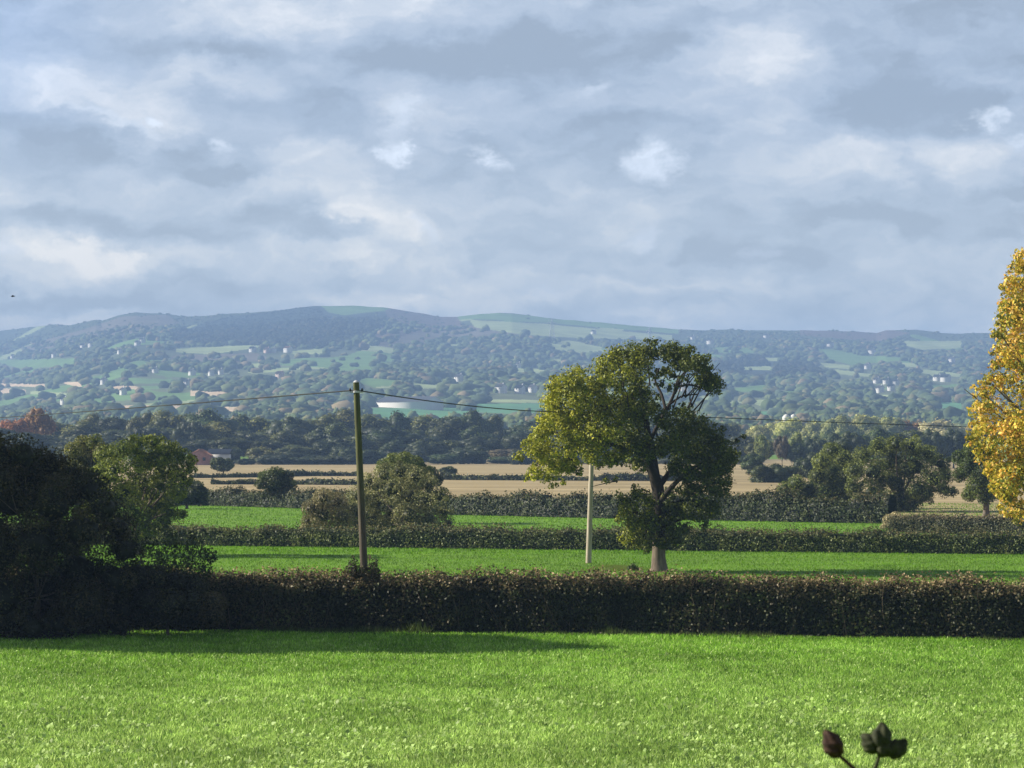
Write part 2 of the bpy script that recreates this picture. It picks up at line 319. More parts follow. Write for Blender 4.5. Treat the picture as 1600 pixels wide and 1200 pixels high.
def limbs(g, base_r, fork, cl, n=7, lean=(0, 0), k=8, r1=.45):
    fk = np.array((lean[0], lean[1], fork)); col = (.1, .1, .1)
    p = bez(np.zeros(3)-np.array((0, 0, .15)), np.array((lean[0]*.3, lean[1]*.3, fork*.5)), fk)
    rd = np.linspace(base_r*1.0, base_r*.68, 7); rd[0] = base_r*1.5; rd[1] = base_r*1.08; add_tube(g, p, rd, col, k)
    cl = np.asarray(cl); idx = rng.permutation(len(cl))[:n]
    for i in idx:
        e = cl[i, :3]; md = fk*.55+e*.45+np.array((0, 0, .12*abs(e[2]-fork)))+rng.normal(0, .1, 3)
        r0 = base_r*rng.uniform(.3, r1); add_tube(g, bez(fk-np.array((0, 0, base_r*.6)), md, e), np.linspace(r0, r0*.18, 7), col, 6)
        e2 = e+rng.normal(0, .5, 3)*cl[i, 3]*1.4; add_tube(g, bez(md, (md+e2)/2+rng.normal(0, .1, 3), e2, 5), np.linspace(r0*.45, r0*.1, 5), col, 5)
def tree(name, label, cat, base, cl, nleaf, size, pal, tr=.2, fork=2., group=None, nl=8, bark=None, lean=(0, 0), mat_=None, rel=False, **kw):
    """cl in world coordinates unless rel; a thing with children crown and trunk"""
    base = np.asarray(base, float); cl = np.asarray(cl, float).copy()
    if not rel: cl[:, :3] -= base
    t = thing(name, base, label, cat, group)
    g = Geo(); clump_foliage(g, cl, nleaf, size, pal, **kw); link('crown' if 'tree' in name or name == 'oak' else 'foliage', g.mesh('crown', mat_ or M_LEAF), t)
    g = Geo(); limbs(g, tr, fork, cl, nl, lean); link('trunk' if 'tree' in name or name == 'oak' else 'stem', g.mesh('trunk', bark or M_BARK, True), t)
    return t

# ------------------------------------------------------------------ ground, bank by the camera, field sheets
def ground_z(x, y):
    t = np.clip((46-np.asarray(y, float))/40, 0, 1); return 4.9*t*t*(3-2*t)*np.ones_like(np.asarray(x, float))
xs = np.unique(np.concatenate([np.linspace(-5000, -200, 20), np.linspace(-200, 200, 60), np.linspace(200, 5000, 20)]))
ys = np.unique(np.concatenate([np.linspace(-1500, -40, 12), np.linspace(-40, 70, 56), np.linspace(70, 420, 50), np.linspace(420, 1500, 20)]))
XX, YY = np.meshgrid(xs, ys); g = Geo(); nx = len(xs)
i = (np.arange(len(ys)-1)[:, None]*nx+np.arange(nx-1)[None]).ravel()
g.add(np.stack([XX, YY, ground_z(XX, YY)], -1), np.stack([i, i+1, i+nx+1, i+nx], 1), (1, 1, 1))
tag(link('ground', g.mesh('ground', M_GROUND, True)), kind='structure')

# lines of the hedges in plan, from the rows where their feet show
H1 = [(-500, 982), (330, 985), (1000, 990), (1600, 998), (2000, 1003), (2700, 1010)]
H2 = [(-300, 846), (350, 853), (800, 858), (1600, 866), (2000, 870), (2700, 876)]
H3 = [(-400, 790), (330, 790), (560, 797), (700, 804), (960, 810), (1210, 815), (1395, 818)]
H4 = [(1398, 832), (1600, 836), (2000, 842), (2700, 850)]
def line(h): return np.array([((px-800)*GY(py)/F, GY(py)) for px, py in h])
# stubble beyond the third hedge
g = Geo(); l3 = line(H3+[(1700, 822), (2600, 832)])
for a, b in zip(l3[:-1], l3[1:]):
    g.add([(a[0], a[1]+.3, .012), (b[0], b[1]+.3, .012), (b[0]*1000/b[1], 1000, .012), (a[0]*1000/a[1], 1000, .012)], [[0, 1, 2, 3]], (1, 1, 1))
tag(link('stubble_field', g.mesh('stubble_field', M_STUB)), kind='structure')

# ------------------------------------------------------------------ hills
CREST = np.array([(-1500, 560), (-600, 530), (-200, 525), (0, 517), (40, 512), (85, 507), (110, 508), (135, 503), (150, 499), (158, 501), (185, 493), (212, 488),
    (250, 490), (290, 494), (320, 493), (360, 490), (400, 488), (440, 484), (490, 478.5), (550, 477.5), (600, 480), (640, 487), (690, 495),
    (712, 495.5), (750, 490), (800, 489), (850, 496), (900, 501), (950, 505), (1000, 510), (1050, 514), (1100, 516), (1150, 515), (1200, 516),
    (1300, 516.5), (1370, 520), (1385, 515.5), (1430, 515.5), (1470, 520), (1500, 521), (1540, 520), (1700, 522), (2200, 530), (3100, 560)], float)
def dist_of(t, px):
    d = np.interp(t, [0, .2, .45, .7, 1, 1.3], [1250, 1900, 3200, 4600, 6300, 7000])
    return d*(1+.42*(1-1/(1+np.exp(-(px-60)/40.))))
def hill_pt(px, t):
    cy = np.interp(px, CREST[:, 0], CREST[:, 1]); d = dist_of(np.minimum(t, 1.3), px); X = (px-800)*d/F
    tt = np.minimum(t, 1); py = 702+(cy-702)*tt
    z = CZ+(HY-py)*dist_of(tt, px)/F
    amp = np.sin(np.pi*np.clip(tt, 0, 1))**.8
    z = z+amp*((fbm(X/520, d/700, 3, 4)-.5)*34*tt**.7+(fbm(X/130, d/170, 9, 3)-.5)*7)+(vn(X/25, d/300, 5)-.5)*1.5*tt
    z = np.where(t > 1, z-(t-1)*600, z); z = np.where(t <= 0, -4., z)
    return X, d, z
pxs = np.concatenate([np.arange(-1500, -60, 24), np.arange(-60, 1660, 2.5), np.arange(1660, 3100, 24)]); ts = np.concatenate([np.linspace(0, 1, 300), np.linspace(1.01, 1.3, 14)])
PXg, Tg = np.meshgrid(pxs, ts); HX, HD, HZ = hill_pt(PXg, Tg); HPY = HY-(HZ-CZ)*F/HD
def inpoly(x, y, poly):
    poly = np.asarray(poly, float); r = np.zeros(x.shape, bool); j = len(poly)-1
    for k in range(len(poly)):
        xi, yi, xj, yj = *poly[k], *poly[j]
        if yi != yj: r ^= ((yi > y) != (yj > y)) & (x < (xj-xi)*(y-yi)/(yj-yi)+xi)
        j = k
    return r
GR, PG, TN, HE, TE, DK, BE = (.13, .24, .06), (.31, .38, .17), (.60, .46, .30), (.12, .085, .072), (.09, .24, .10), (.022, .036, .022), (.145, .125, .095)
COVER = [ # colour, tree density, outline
 (DK, 1.6, [(268, 522), (330, 501), (440, 484), (500, 477), (512, 489), (540, 493), (604, 487), (606, 500), (585, 520), (550, 537), (500, 545), (400, 540), (320, 540), (268, 538)]),  # cloud shadow on the central hill, put into the ground colour and crowns
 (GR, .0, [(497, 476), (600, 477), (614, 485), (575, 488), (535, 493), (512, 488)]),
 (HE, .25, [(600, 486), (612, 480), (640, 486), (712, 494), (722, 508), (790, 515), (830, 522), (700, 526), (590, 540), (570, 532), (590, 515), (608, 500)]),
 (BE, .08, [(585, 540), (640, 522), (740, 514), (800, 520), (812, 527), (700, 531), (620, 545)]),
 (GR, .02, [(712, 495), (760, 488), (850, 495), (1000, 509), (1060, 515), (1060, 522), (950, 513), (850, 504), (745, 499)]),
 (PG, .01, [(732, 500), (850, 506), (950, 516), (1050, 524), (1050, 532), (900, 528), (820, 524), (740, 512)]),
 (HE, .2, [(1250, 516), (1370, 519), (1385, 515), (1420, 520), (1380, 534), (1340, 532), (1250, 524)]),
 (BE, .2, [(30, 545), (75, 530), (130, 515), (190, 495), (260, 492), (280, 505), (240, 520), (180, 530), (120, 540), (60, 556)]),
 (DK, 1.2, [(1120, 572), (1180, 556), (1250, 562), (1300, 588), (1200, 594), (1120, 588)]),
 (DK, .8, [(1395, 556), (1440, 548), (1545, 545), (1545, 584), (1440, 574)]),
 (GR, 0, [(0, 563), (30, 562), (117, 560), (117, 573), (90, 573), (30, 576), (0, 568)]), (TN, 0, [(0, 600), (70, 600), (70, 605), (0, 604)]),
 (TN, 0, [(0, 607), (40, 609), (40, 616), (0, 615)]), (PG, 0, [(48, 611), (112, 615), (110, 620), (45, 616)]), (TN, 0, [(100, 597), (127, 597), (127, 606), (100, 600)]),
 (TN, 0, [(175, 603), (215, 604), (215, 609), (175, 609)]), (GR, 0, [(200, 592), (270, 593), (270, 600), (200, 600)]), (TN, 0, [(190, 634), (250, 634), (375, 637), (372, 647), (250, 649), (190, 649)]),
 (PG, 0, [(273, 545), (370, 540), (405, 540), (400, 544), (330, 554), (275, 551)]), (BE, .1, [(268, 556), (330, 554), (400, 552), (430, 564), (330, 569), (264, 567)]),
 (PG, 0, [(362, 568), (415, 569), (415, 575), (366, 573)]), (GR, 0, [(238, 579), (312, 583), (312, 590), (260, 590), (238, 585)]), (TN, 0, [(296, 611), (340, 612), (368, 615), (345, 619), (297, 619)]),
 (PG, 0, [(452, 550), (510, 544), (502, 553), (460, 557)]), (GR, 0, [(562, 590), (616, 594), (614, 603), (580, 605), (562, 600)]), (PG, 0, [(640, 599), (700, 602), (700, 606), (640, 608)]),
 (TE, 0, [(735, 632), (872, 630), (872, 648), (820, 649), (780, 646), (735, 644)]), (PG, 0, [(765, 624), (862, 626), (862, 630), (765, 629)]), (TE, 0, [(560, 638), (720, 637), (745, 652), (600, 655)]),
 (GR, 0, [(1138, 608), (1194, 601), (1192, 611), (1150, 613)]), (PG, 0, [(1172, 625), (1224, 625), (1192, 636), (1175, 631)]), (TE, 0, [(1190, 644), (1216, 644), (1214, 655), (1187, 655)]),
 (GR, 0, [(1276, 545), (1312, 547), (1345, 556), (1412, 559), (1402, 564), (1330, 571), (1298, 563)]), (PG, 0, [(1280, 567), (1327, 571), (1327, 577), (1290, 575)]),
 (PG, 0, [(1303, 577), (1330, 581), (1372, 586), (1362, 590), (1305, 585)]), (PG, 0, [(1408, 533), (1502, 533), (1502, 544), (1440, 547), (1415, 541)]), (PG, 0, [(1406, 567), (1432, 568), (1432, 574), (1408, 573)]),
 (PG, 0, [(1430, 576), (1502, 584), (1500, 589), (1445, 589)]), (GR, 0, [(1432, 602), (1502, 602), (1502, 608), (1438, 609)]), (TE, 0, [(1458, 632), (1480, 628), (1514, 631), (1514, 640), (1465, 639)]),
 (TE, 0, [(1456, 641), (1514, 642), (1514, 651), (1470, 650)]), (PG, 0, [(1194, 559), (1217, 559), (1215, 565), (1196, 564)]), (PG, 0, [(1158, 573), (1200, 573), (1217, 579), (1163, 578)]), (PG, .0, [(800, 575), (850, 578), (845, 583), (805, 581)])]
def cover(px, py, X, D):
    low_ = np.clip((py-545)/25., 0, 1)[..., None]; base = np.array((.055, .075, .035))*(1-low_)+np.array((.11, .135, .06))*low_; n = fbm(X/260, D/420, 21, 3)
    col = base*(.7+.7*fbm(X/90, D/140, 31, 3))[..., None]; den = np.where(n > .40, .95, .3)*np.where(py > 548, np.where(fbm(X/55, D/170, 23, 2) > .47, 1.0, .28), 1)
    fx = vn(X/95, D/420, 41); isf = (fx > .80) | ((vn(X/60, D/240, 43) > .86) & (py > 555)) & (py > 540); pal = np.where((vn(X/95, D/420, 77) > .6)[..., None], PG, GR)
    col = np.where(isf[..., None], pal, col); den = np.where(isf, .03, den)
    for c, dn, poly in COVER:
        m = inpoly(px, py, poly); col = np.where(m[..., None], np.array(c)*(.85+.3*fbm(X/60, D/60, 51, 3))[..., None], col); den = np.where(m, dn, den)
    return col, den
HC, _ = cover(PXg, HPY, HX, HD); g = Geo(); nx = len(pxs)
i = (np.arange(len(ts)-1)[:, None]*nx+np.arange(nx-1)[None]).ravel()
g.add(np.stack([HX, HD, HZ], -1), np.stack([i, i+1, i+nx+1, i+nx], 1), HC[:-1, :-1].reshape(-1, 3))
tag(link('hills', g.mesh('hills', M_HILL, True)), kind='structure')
def on_hill(px, py):
    c = int(np.argmin(abs(pxs-px))); r = np.argmax(HPY[:, c] <= py); return np.array((HX[r, c], HD[r, c], HZ[r, c]))

HOUSES = [
    (20, 560, 5, 'small white house between green fields at the far left edge of the hills'),
    (85, 558, 7, 'white house at the top corner of the left green hill field'),
    (130, 544, 7, 'white house on the left hill slope, left end of a row of two'),
    (142, 542, 8, 'longer white house on the left hill slope, right end of a row of two'),
    (192, 529, 6, 'highest small white house on the left wooded hill slope'),
    (214, 540, 7, 'white house under the left summit, lower one of a close pair'),
    (222, 536, 7, 'white house under the left summit, upper one of a close pair'),
    (187, 554, 6, 'lone white house among trees halfway down the left hill'),
    (242, 583, 7, 'white house at the left end of the narrow green field'),
    (301, 587, 8, 'bright white house at the right end of the narrow green field'),
    (330, 588, 7, 'white house between tall trees, left of a second white house'),
    (344, 586, 6, 'white house between tall trees, right of another white house'),
    (292, 604, 8, 'white house above the small tan field'),
    (162, 601, 8, 'white house low on the left slope beside tan field strips'),
    (99, 632, 8, 'lowest white house at the left, above the orange tree'),
    (193, 618, 8, 'pale cottage low on the left slope among pale green trees'),
    (395, 551, 9, 'white house left of the pink house below the painted cloud shadow'),
    (428, 552, 6, 'narrow white house right beside the pink house'),
    (450, 551, 12, 'long white house with red roof below the painted cloud shadow'),
    (718, 597, 12, 'white house among trees right of the telegraph pole'),
    (783, 615, 15, 'white bungalow left of the oak, leftmost of a row of three'),
    (812, 615, 12, 'white bungalow left of the oak, middle of a row of three'),
    (832, 614, 10, 'white bungalow left of the oak, rightmost of a row of three'),
    (810, 575, 6, 'tiny pale house in the woods above the three bungalows'),
    (928, 522, 6, 'lone white farmhouse high on the bare ridge behind the oak'),
    (1082, 531, 5, 'small white house on the ridge right of the oak top'),
    (1110, 538, 10, 'long white farmhouse on the ridge right of the oak top'),
    (1198, 529, 7, 'white house just under the right-hand skyline'),
    (1297, 543, 9, 'pale house above the large green hill field at the right'),
    (1363, 554, 10, 'white house at the right side of the large green hill field'),
    (1354, 577, 9, 'white house above the pale strip field at the right'),
    (1464, 596, 11, 'white house at the left end of the long white farm at the right'),
    (1488, 566, 8, 'pale house in the dark wood near the yellow tree'),
    (1370, 600, 8, 'pale village house, upper left one of the hillside cluster'),
    (1386, 601, 8, 'pale village house, upper middle one of the hillside cluster'),
    (1399, 603, 7, 'pale village house, upper right one of the hillside cluster'),
    (1375, 614, 9, 'pale village house, lower left one of the hillside cluster'),
    (1393, 612, 9, 'pale village house, lower right one of the hillside cluster')]
HXY = [(a[0], a[1], a[2]) for a in HOUSES]+[(418, 552, 8), (437, 591, 11), (1478, 597, 13), (640, 637, 84)]
# far woods and hedgerow trees: thousands of small crowns, one mass
def far_trees(n, prob, tmin, tmax, sub, r_, px0=-260, px1=1860):
    px = rng.uniform(px0, px1, n); t = tmin+(tmax-tmin)*rng.uniform(0, 1, n)**prob; X, D, Z = hill_pt(px, t)
    py = HY-(Z-CZ)*F/D; col, den = cover(px, py, X, D)
    for hx, hy, hw in HXY: den = np.where((abs(px-hx) < hw*.62+4*F/D) & (py > hy-1) & (py-hy < 8.5*F/D+2), 0, den)
    for up in (3, 7, 11, 15, 20):
        _, d2 = cover(px, py-up, X, D+up*18.); den = np.where(d2 < .05, np.where(up*D/F < 9.5, np.minimum(den, .04), den), den)
    for up in (-4, 4): den = np.where(cover(px+up, py-2, X, D)[1] < .04, np.minimum(den, .1), den)
    den = np.where((t > .93) & (den < 1.3), den*.35, den); keep = rng.uniform(0, 1, n) < den
    px, t, X, D, Z, py, den = (a[keep] for a in (px, t, X, D, Z, py, den)); m = len(px)
    var = []; v0, f0 = ico(sub)
    for k in range(8):
        ph = rng.normal(size=(6, 3))*2.4
        d = 1+.26*sum(np.sin(v0@p+q) for q, p in enumerate(ph))/2; v = v0*d[:, None]; v[:, 2] = v[:, 2]*.95+.62; var.append(v*(1+rng.normal(0, .05 if sub < 3 else .085, (len(v0), 1))))
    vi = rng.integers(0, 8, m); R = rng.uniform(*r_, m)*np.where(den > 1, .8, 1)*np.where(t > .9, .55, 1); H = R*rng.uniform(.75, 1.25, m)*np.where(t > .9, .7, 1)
    A = np.stack(var)[vi]; A = A*np.stack([R*rng.uniform(.8, 1.5, m), R, H], 1)[:, None]+np.stack([X, D, Z-.6], 1)[:, None]
    Fc = (f0[None]+(np.arange(m)*len(v0))[:, None, None]).reshape(-1, 3)
    pal = 1.35*np.array([(.040, .060, .028), (.055, .078, .030), (.075, .095, .035), (.10, .10, .045), (.13, .105, .06), (.045, .065, .04)])
    cc = pal[rng.choice(6, m, p=[.28, .27, .2, .1, .06, .09])]*rng.uniform(.75, 1.3, (m, 1)); cc = np.where((den > 1)[:, None], cc*.28, cc)*1.0  # crowns darkened for the painted cloud shadow and the dark right-hand wood
    g.add(A, Fc, np.repeat(cc, len(f0), 0)*1.0)
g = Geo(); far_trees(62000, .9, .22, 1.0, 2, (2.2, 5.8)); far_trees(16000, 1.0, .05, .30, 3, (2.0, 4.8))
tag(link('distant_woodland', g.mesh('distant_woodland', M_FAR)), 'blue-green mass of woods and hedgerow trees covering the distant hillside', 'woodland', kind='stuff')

# ------------------------------------------------------------------ houses on the hillside
def house(px, py, wpx, label, wall=None, roof=None, name='house', hr=.55, depth=7, group='far houses on the hillside', win=True, rise=0, pitch=.36, rz=None):
    b = on_hill(px, py+rise); s = b[1]/F; w = wpx*s; h = max(3.0, w*hr*.7); d = min(depth, w); z0 = 1.5
    t = thing(name, b+np.array((0, 0, 2.)), label, 'house' if name == 'house' else 'farm building', group, -math.radians(rng.uniform(30, 60)) if rz is None else rz)
    g = Geo(); V = [(-w/2, -d/2, -4), (w/2, -d/2, -4), (w/2, d/2, -4), (-w/2, d/2, -4), (-w/2, -d/2, h), (w/2, -d/2, h), (w/2, d/2, h), (-w/2, d/2, h), (-w/2, 0, h+d*pitch), (w/2, 0, h+d*pitch)]
    g.add(V, [[0, 1, 5, 4], [2, 3, 7, 6], [1, 2, 6, 5], [3, 0, 4, 7]], (.5,)*3); g.add(V, [[5, 6, 9], [7, 4, 8]], (.5,)*3); link('wall', g.mesh('wall', wall or M_WHITE), t)
    g = Geo(); e = .35; zz = h+.05; k = d*pitch
    for sgn in (-1, 1):
        g.add([(-w/2-e, sgn*(d/2+e), zz-.25), (w/2+e, sgn*(d/2+e), zz-.25), (w/2+e, 0, zz+k+.1), (-w/2-e, 0, zz+k+.1),
               (-w/2-e, sgn*(d/2+e), zz-.05), (w/2+e, sgn*(d/2+e), zz-.05), (w/2+e, 0, zz+k+.3), (-w/2-e, 0, zz+k+.3)],
              [[0, 1, 2, 3], [4, 5, 6, 7], [0, 1, 5, 4], [0, 3, 7, 4], [1, 2, 6, 5]], (.5,)*3)
    r = link('roof', g.mesh('roof', roof or M_SLATE), t)
    if name == 'house':
        g = Geo(); box(g, w*.32, w*.32+.9, -.4, .4, h+k*.7, h+k+1.3); link('chimney', g.mesh('chimney', wall or M_WHITE), r)
        for x in (-w*.25, w*.22):
            g = Geo(); box(g, x-.5, x+.5, -d/2-.04, -d/2+.02, h*.45, h*.45+1.1); link('window', g.mesh('window', M_GLASS), t)
    return t
for px, py, w, lab in HOUSES:
    house(px, py, w*1.05, lab, roof=M_TILE if 'red roof' in lab else M_SLATE)
house(418, 552, 8, 'pink house between white houses below the painted cloud shadow', wall=M_PINK, roof=M_TILE)
house(437, 591, 11, 'pinkish white house with red roof alone among trees left of the telegraph pole', wall=M_PINK, roof=M_TILE)
house(1478, 597, 13, 'long bright white farm building low on the right hillside', name='barn', group=None, depth=9, rz=-.6)
house(640, 638, 96, 'very long low shed with pale pinkish roof beyond the wood', wall=M_WHITE, roof=M_PALEROOF, name='shed', hr=.07, depth=24, group=None, pitch=.16, rz=-.6)
def silo(px, lab):
    Y = 1200.; b = np.array(((px-800)*Y/F, Y, 0)); ht = 15.6
    t = thing('silo', b, lab, 'silo', 'white silos'); g = Geo(); add_tube(g, [(0, 0, 0), (0, 0, 7), (0, 0, ht-1.5)], 1.45, k=20); link('wall', g.mesh('wall', M_WHITE, True), t)
    g = Geo(); add_tube(g, [(0, 0, ht-1.5), (0, 0, ht-.9), (0, 0, ht-.3), (0, 0, ht)], [1.5, 1.3, .8, .2], k=20); link('roof', g.mesh('roof', M_WHITE, True), t)
silo(1228.5, 'white round-topped silo rising above the right trees, left one of the pair'); silo(1240, 'white round-topped silo rising above the right trees, right one of the pair')

def pylon(px, pyb, pyt, lab):
    b = on_hill(px, pyb); h = (pyb-pyt)*b[1]/F; t = thing('pylon', b, lab, 'pylon', 'power pylons'); g = Geo(); hw = h*.12; r = .32
    def w_(z): return hw*(1-z/h)**1.0+.5
    for sx in (-1, 1):
        for sy in (-1, 1): add_tube(g, [(sx*w_(z), sy*w_(z), z) for z in (-1, h*.5, h)], r, k=4)
    zs = np.linspace(0, h, 9)
    for a, c in zip(zs[:-1], zs[1:]):
        for sy in (-1, 1):
            add_tube(g, [(-w_(a), sy*w_(a), a), (w_(c), sy*w_(c), c)], r*.6, k=4); add_tube(g, [(w_(a), sy*w_(a), a), (-w_(c), sy*w_(c), c)], r*.6, k=4)
            add_tube(g, [(sy*w_(a), -w_(a), a), (sy*w_(c), w_(c), c)], r*.6, k=4)
    link('lattice_tower', g.mesh('tower', M_STEEL), t)
    for z, wd in ((h*.62, h*.17), (h*.77, h*.21), (h*.92, h*.15)):
        g = Geo()
        for s in (-1, 1):
            add_tube(g, [(0, 0, z+1), (s*wd, 0, z)], r*.7, k=4); add_tube(g, [(0, 0, z-1), (s*wd, 0, z)], r*.7, k=4); add_tube(g, [(s*wd, 0, z), (s*wd, 0, z-2)], r*.6, k=4)
        link('cross_arm', g.mesh('arm', M_STEEL), t)
pylon(863, 529, 497, 'grey lattice pylon on the bare ridge left of the oak top')
pylon(1016, 534, 512, 'grey lattice pylon on the ridge just above the oak crown')
pylon(1069, 628, 577, 'grey lattice pylon low on the slope, seen through the gap in the oak')

# ------------------------------------------------------------------ trees of the wood belt (prototypes, then copies)
NG = [(.048, .07, .019), (.11, .14, .032), (.20, .23, .05)]; DG = [(.03, .042, .014), (.056, .072, .018), (.105, .12, .026)]; OL = [(.06, .07, .018), (.115, .12, .026), (.19, .18, .036)]
YG = [(.10, .13, .025), (.17, .19, .04), (.24, .25, .06)]; GO = [(.20, .13, .02), (.34, .23, .03), (.42, .30, .05)]
ORG = [(.20, .085, .02), (.32, .15, .03), (.38, .20, .05)]; PW = [(.26, .28, .07), (.40, .41, .11), (.52, .50, .17)]; BR = [(.10, .075, .04), (.17, .125, .07), (.24, .18, .10)]
MG = [(.035, .055, .016), (.065, .095, .022), (.105, .14, .03)]; TANW = [(.30, .26, .12), (.42, .36, .18), (.52, .44, .25)]
def proto(pal, R=6., H=13., z0=2.0, n=34, nleaf=3600, leaf=.62, tr=.35):
    cl = crown_clumps(R, z0, H, n); g = Geo(); clump_foliage(g, cl, nleaf, leaf, pal, core=.82, corecol=.8, spread=(.8, 1.15), tilt=.55); cr_ = g.mesh('crown', M_WOOD)
    g = Geo(); limbs(g, tr, max(z0, 2.5), cl, 5, k=6); return cr_, g.mesh('trunk', M_BARK, True), R, H
PR = {'dark green': [proto(DG), proto(DG, 6.5, 12.5, 1.0), proto(DG, 5, 13.5, 2.5), proto(DG, 7, 12, .5, 44)], 'olive': [proto(OL), proto(OL, 5.5, 12.5, 1.0), proto(MG, 6, 12.5, 1.)],
      'yellow-green': [proto(YG), proto(YG, 5, 12.5, 1)], 'golden': [proto(GO)], 'orange': [proto(ORG)], 'pale willow': [proto(PW, 7, 12.5, .5, 44), proto(PW, 6, 12.5, .5)], 'russet': [proto(BR)], 'tan': [proto(TANW, 7, 12, .5, 44)]}
for k_ in ('dark green', 'olive'): PR['low '+k_] = [proto(DG if k_ == 'dark green' else OL, 6, 9, -1.5, 30), proto(DG if k_ == 'dark green' else MG, 6.5, 9, -1.5, 34)]
def place(kind, px, Y, top, wpx, label, group, z0=0., name='tree', cat='tree'):
    """a copy of a prototype whose crown is wpx wide and tops out at row `top`"""
    cr_, tk, R, H = PR[kind][rng.integers(len(PR[kind]))]; h = CZ+(HY-top)*Y/F-z0; sx = wpx*Y/F/2/R
    t = thing(name, ((px-800)*Y/F, Y, z0), label, cat, group, rng.uniform(0, 6.28)); t.scale = (sx, sx, h/H/1.02)
    link('crown' if cat == 'tree' else 'foliage', cr_, t); link('trunk' if cat == 'tree' else 'stem', tk, t); return t
TOP = np.array([(-300, 650), (30, 652), (100, 656), (130, 643), (200, 648), (250, 641), (300, 641), (350, 643), (400, 652), (430, 646), (480, 655), (530, 642), (560, 644), (600, 652), (625, 645), (655, 652), (700, 650), (740, 643), (770, 648), (800, 660), (840, 655), (900, 655), (1000, 655), (1100, 658), (1160, 668), (1300, 680), (1700, 680)], float)
def sect(px): return 'left of the brick barn' if px < 300 else 'between brick barn and telegraph pole' if px < 560 else 'between telegraph pole and oak' if px < 850 else 'behind the oak' if px < 1165 else 'right of the oak'
KLAB = {'dark green': 'dark green rounded tree', 'olive': 'olive green bushy tree', 'russet': 'russet brown tree'}
def belt(row, Y, px0, px1, step, topoff, w, kinds, jit=5):
    px = px0
    while px < px1:
        k = rng.choice(list(kinds), p=list(kinds.values())); x = px+rng.uniform(-.3, .3)*step; y_ = Y+rng.uniform(-16, 16)
        tp = np.interp(x, TOP[:, 0], TOP[:, 1])+topoff+rng.uniform(-jit*.4, jit)
        lab = f'{KLAB[k]}, {row} row of the wood, {sect(x)}'
        place(('low ' if row == 'front' and k != 'russet' else '')+k, x, y_, tp, w*rng.uniform(.75, 1.25), lab, f'{k} trees, {row} row of the wood, {sect(x)}')
        px += step
belt('rear', 960, -180, 1180, 40, -2, 78, {'dark green': .55, 'olive': .4, 'russet': .05})
belt('second', 890, -180, 1180, 44, 15, 76, {'dark green': .65, 'olive': .3, 'russet': .05}, 10)
belt('third', 840, -160, 1180, 48, 33, 70, {'dark green': .72, 'olive': .25, 'russet': .03}, 14)
belt('front', 806, -150, 1180, 46, 52, 60, {'dark green': .75, 'olive': .22, 'russet': .03}, 14)
for a in [('orange', 60, 945, 634, 52, 'orange autumn tree at the far left of the wood belt'),
          ('orange', 20, 930, 652, 60, 'dull orange tree at the left edge beside the dark shrub'),
          ('golden', 641, 985, 655, 34, 'golden yellow tree in the wood just right of the telegraph pole'),
          ('golden', 606, 985, 657, 30, 'small golden tree in the wood close to the telegraph pole top'),
          ('yellow-green', 700, 860, 700, 26, 'narrow pale green tree low in the wood left of the oak')]:
    place(a[0], a[1], a[2], a[3], a[4], a[5], None)
for px, tp, w in [(428, 708, 60), (470, 712, 60), (510, 711, 55), (545, 708, 50), (385, 715, 40), (860, 712, 40), (815, 700, 44)]:
    place('low dark green', px, 790, tp, w, 'low dome-shaped shrub along the stubble edge at the foot of the wood', 'low shrubs at the foot of the wood', name='shrub', cat='shrub')
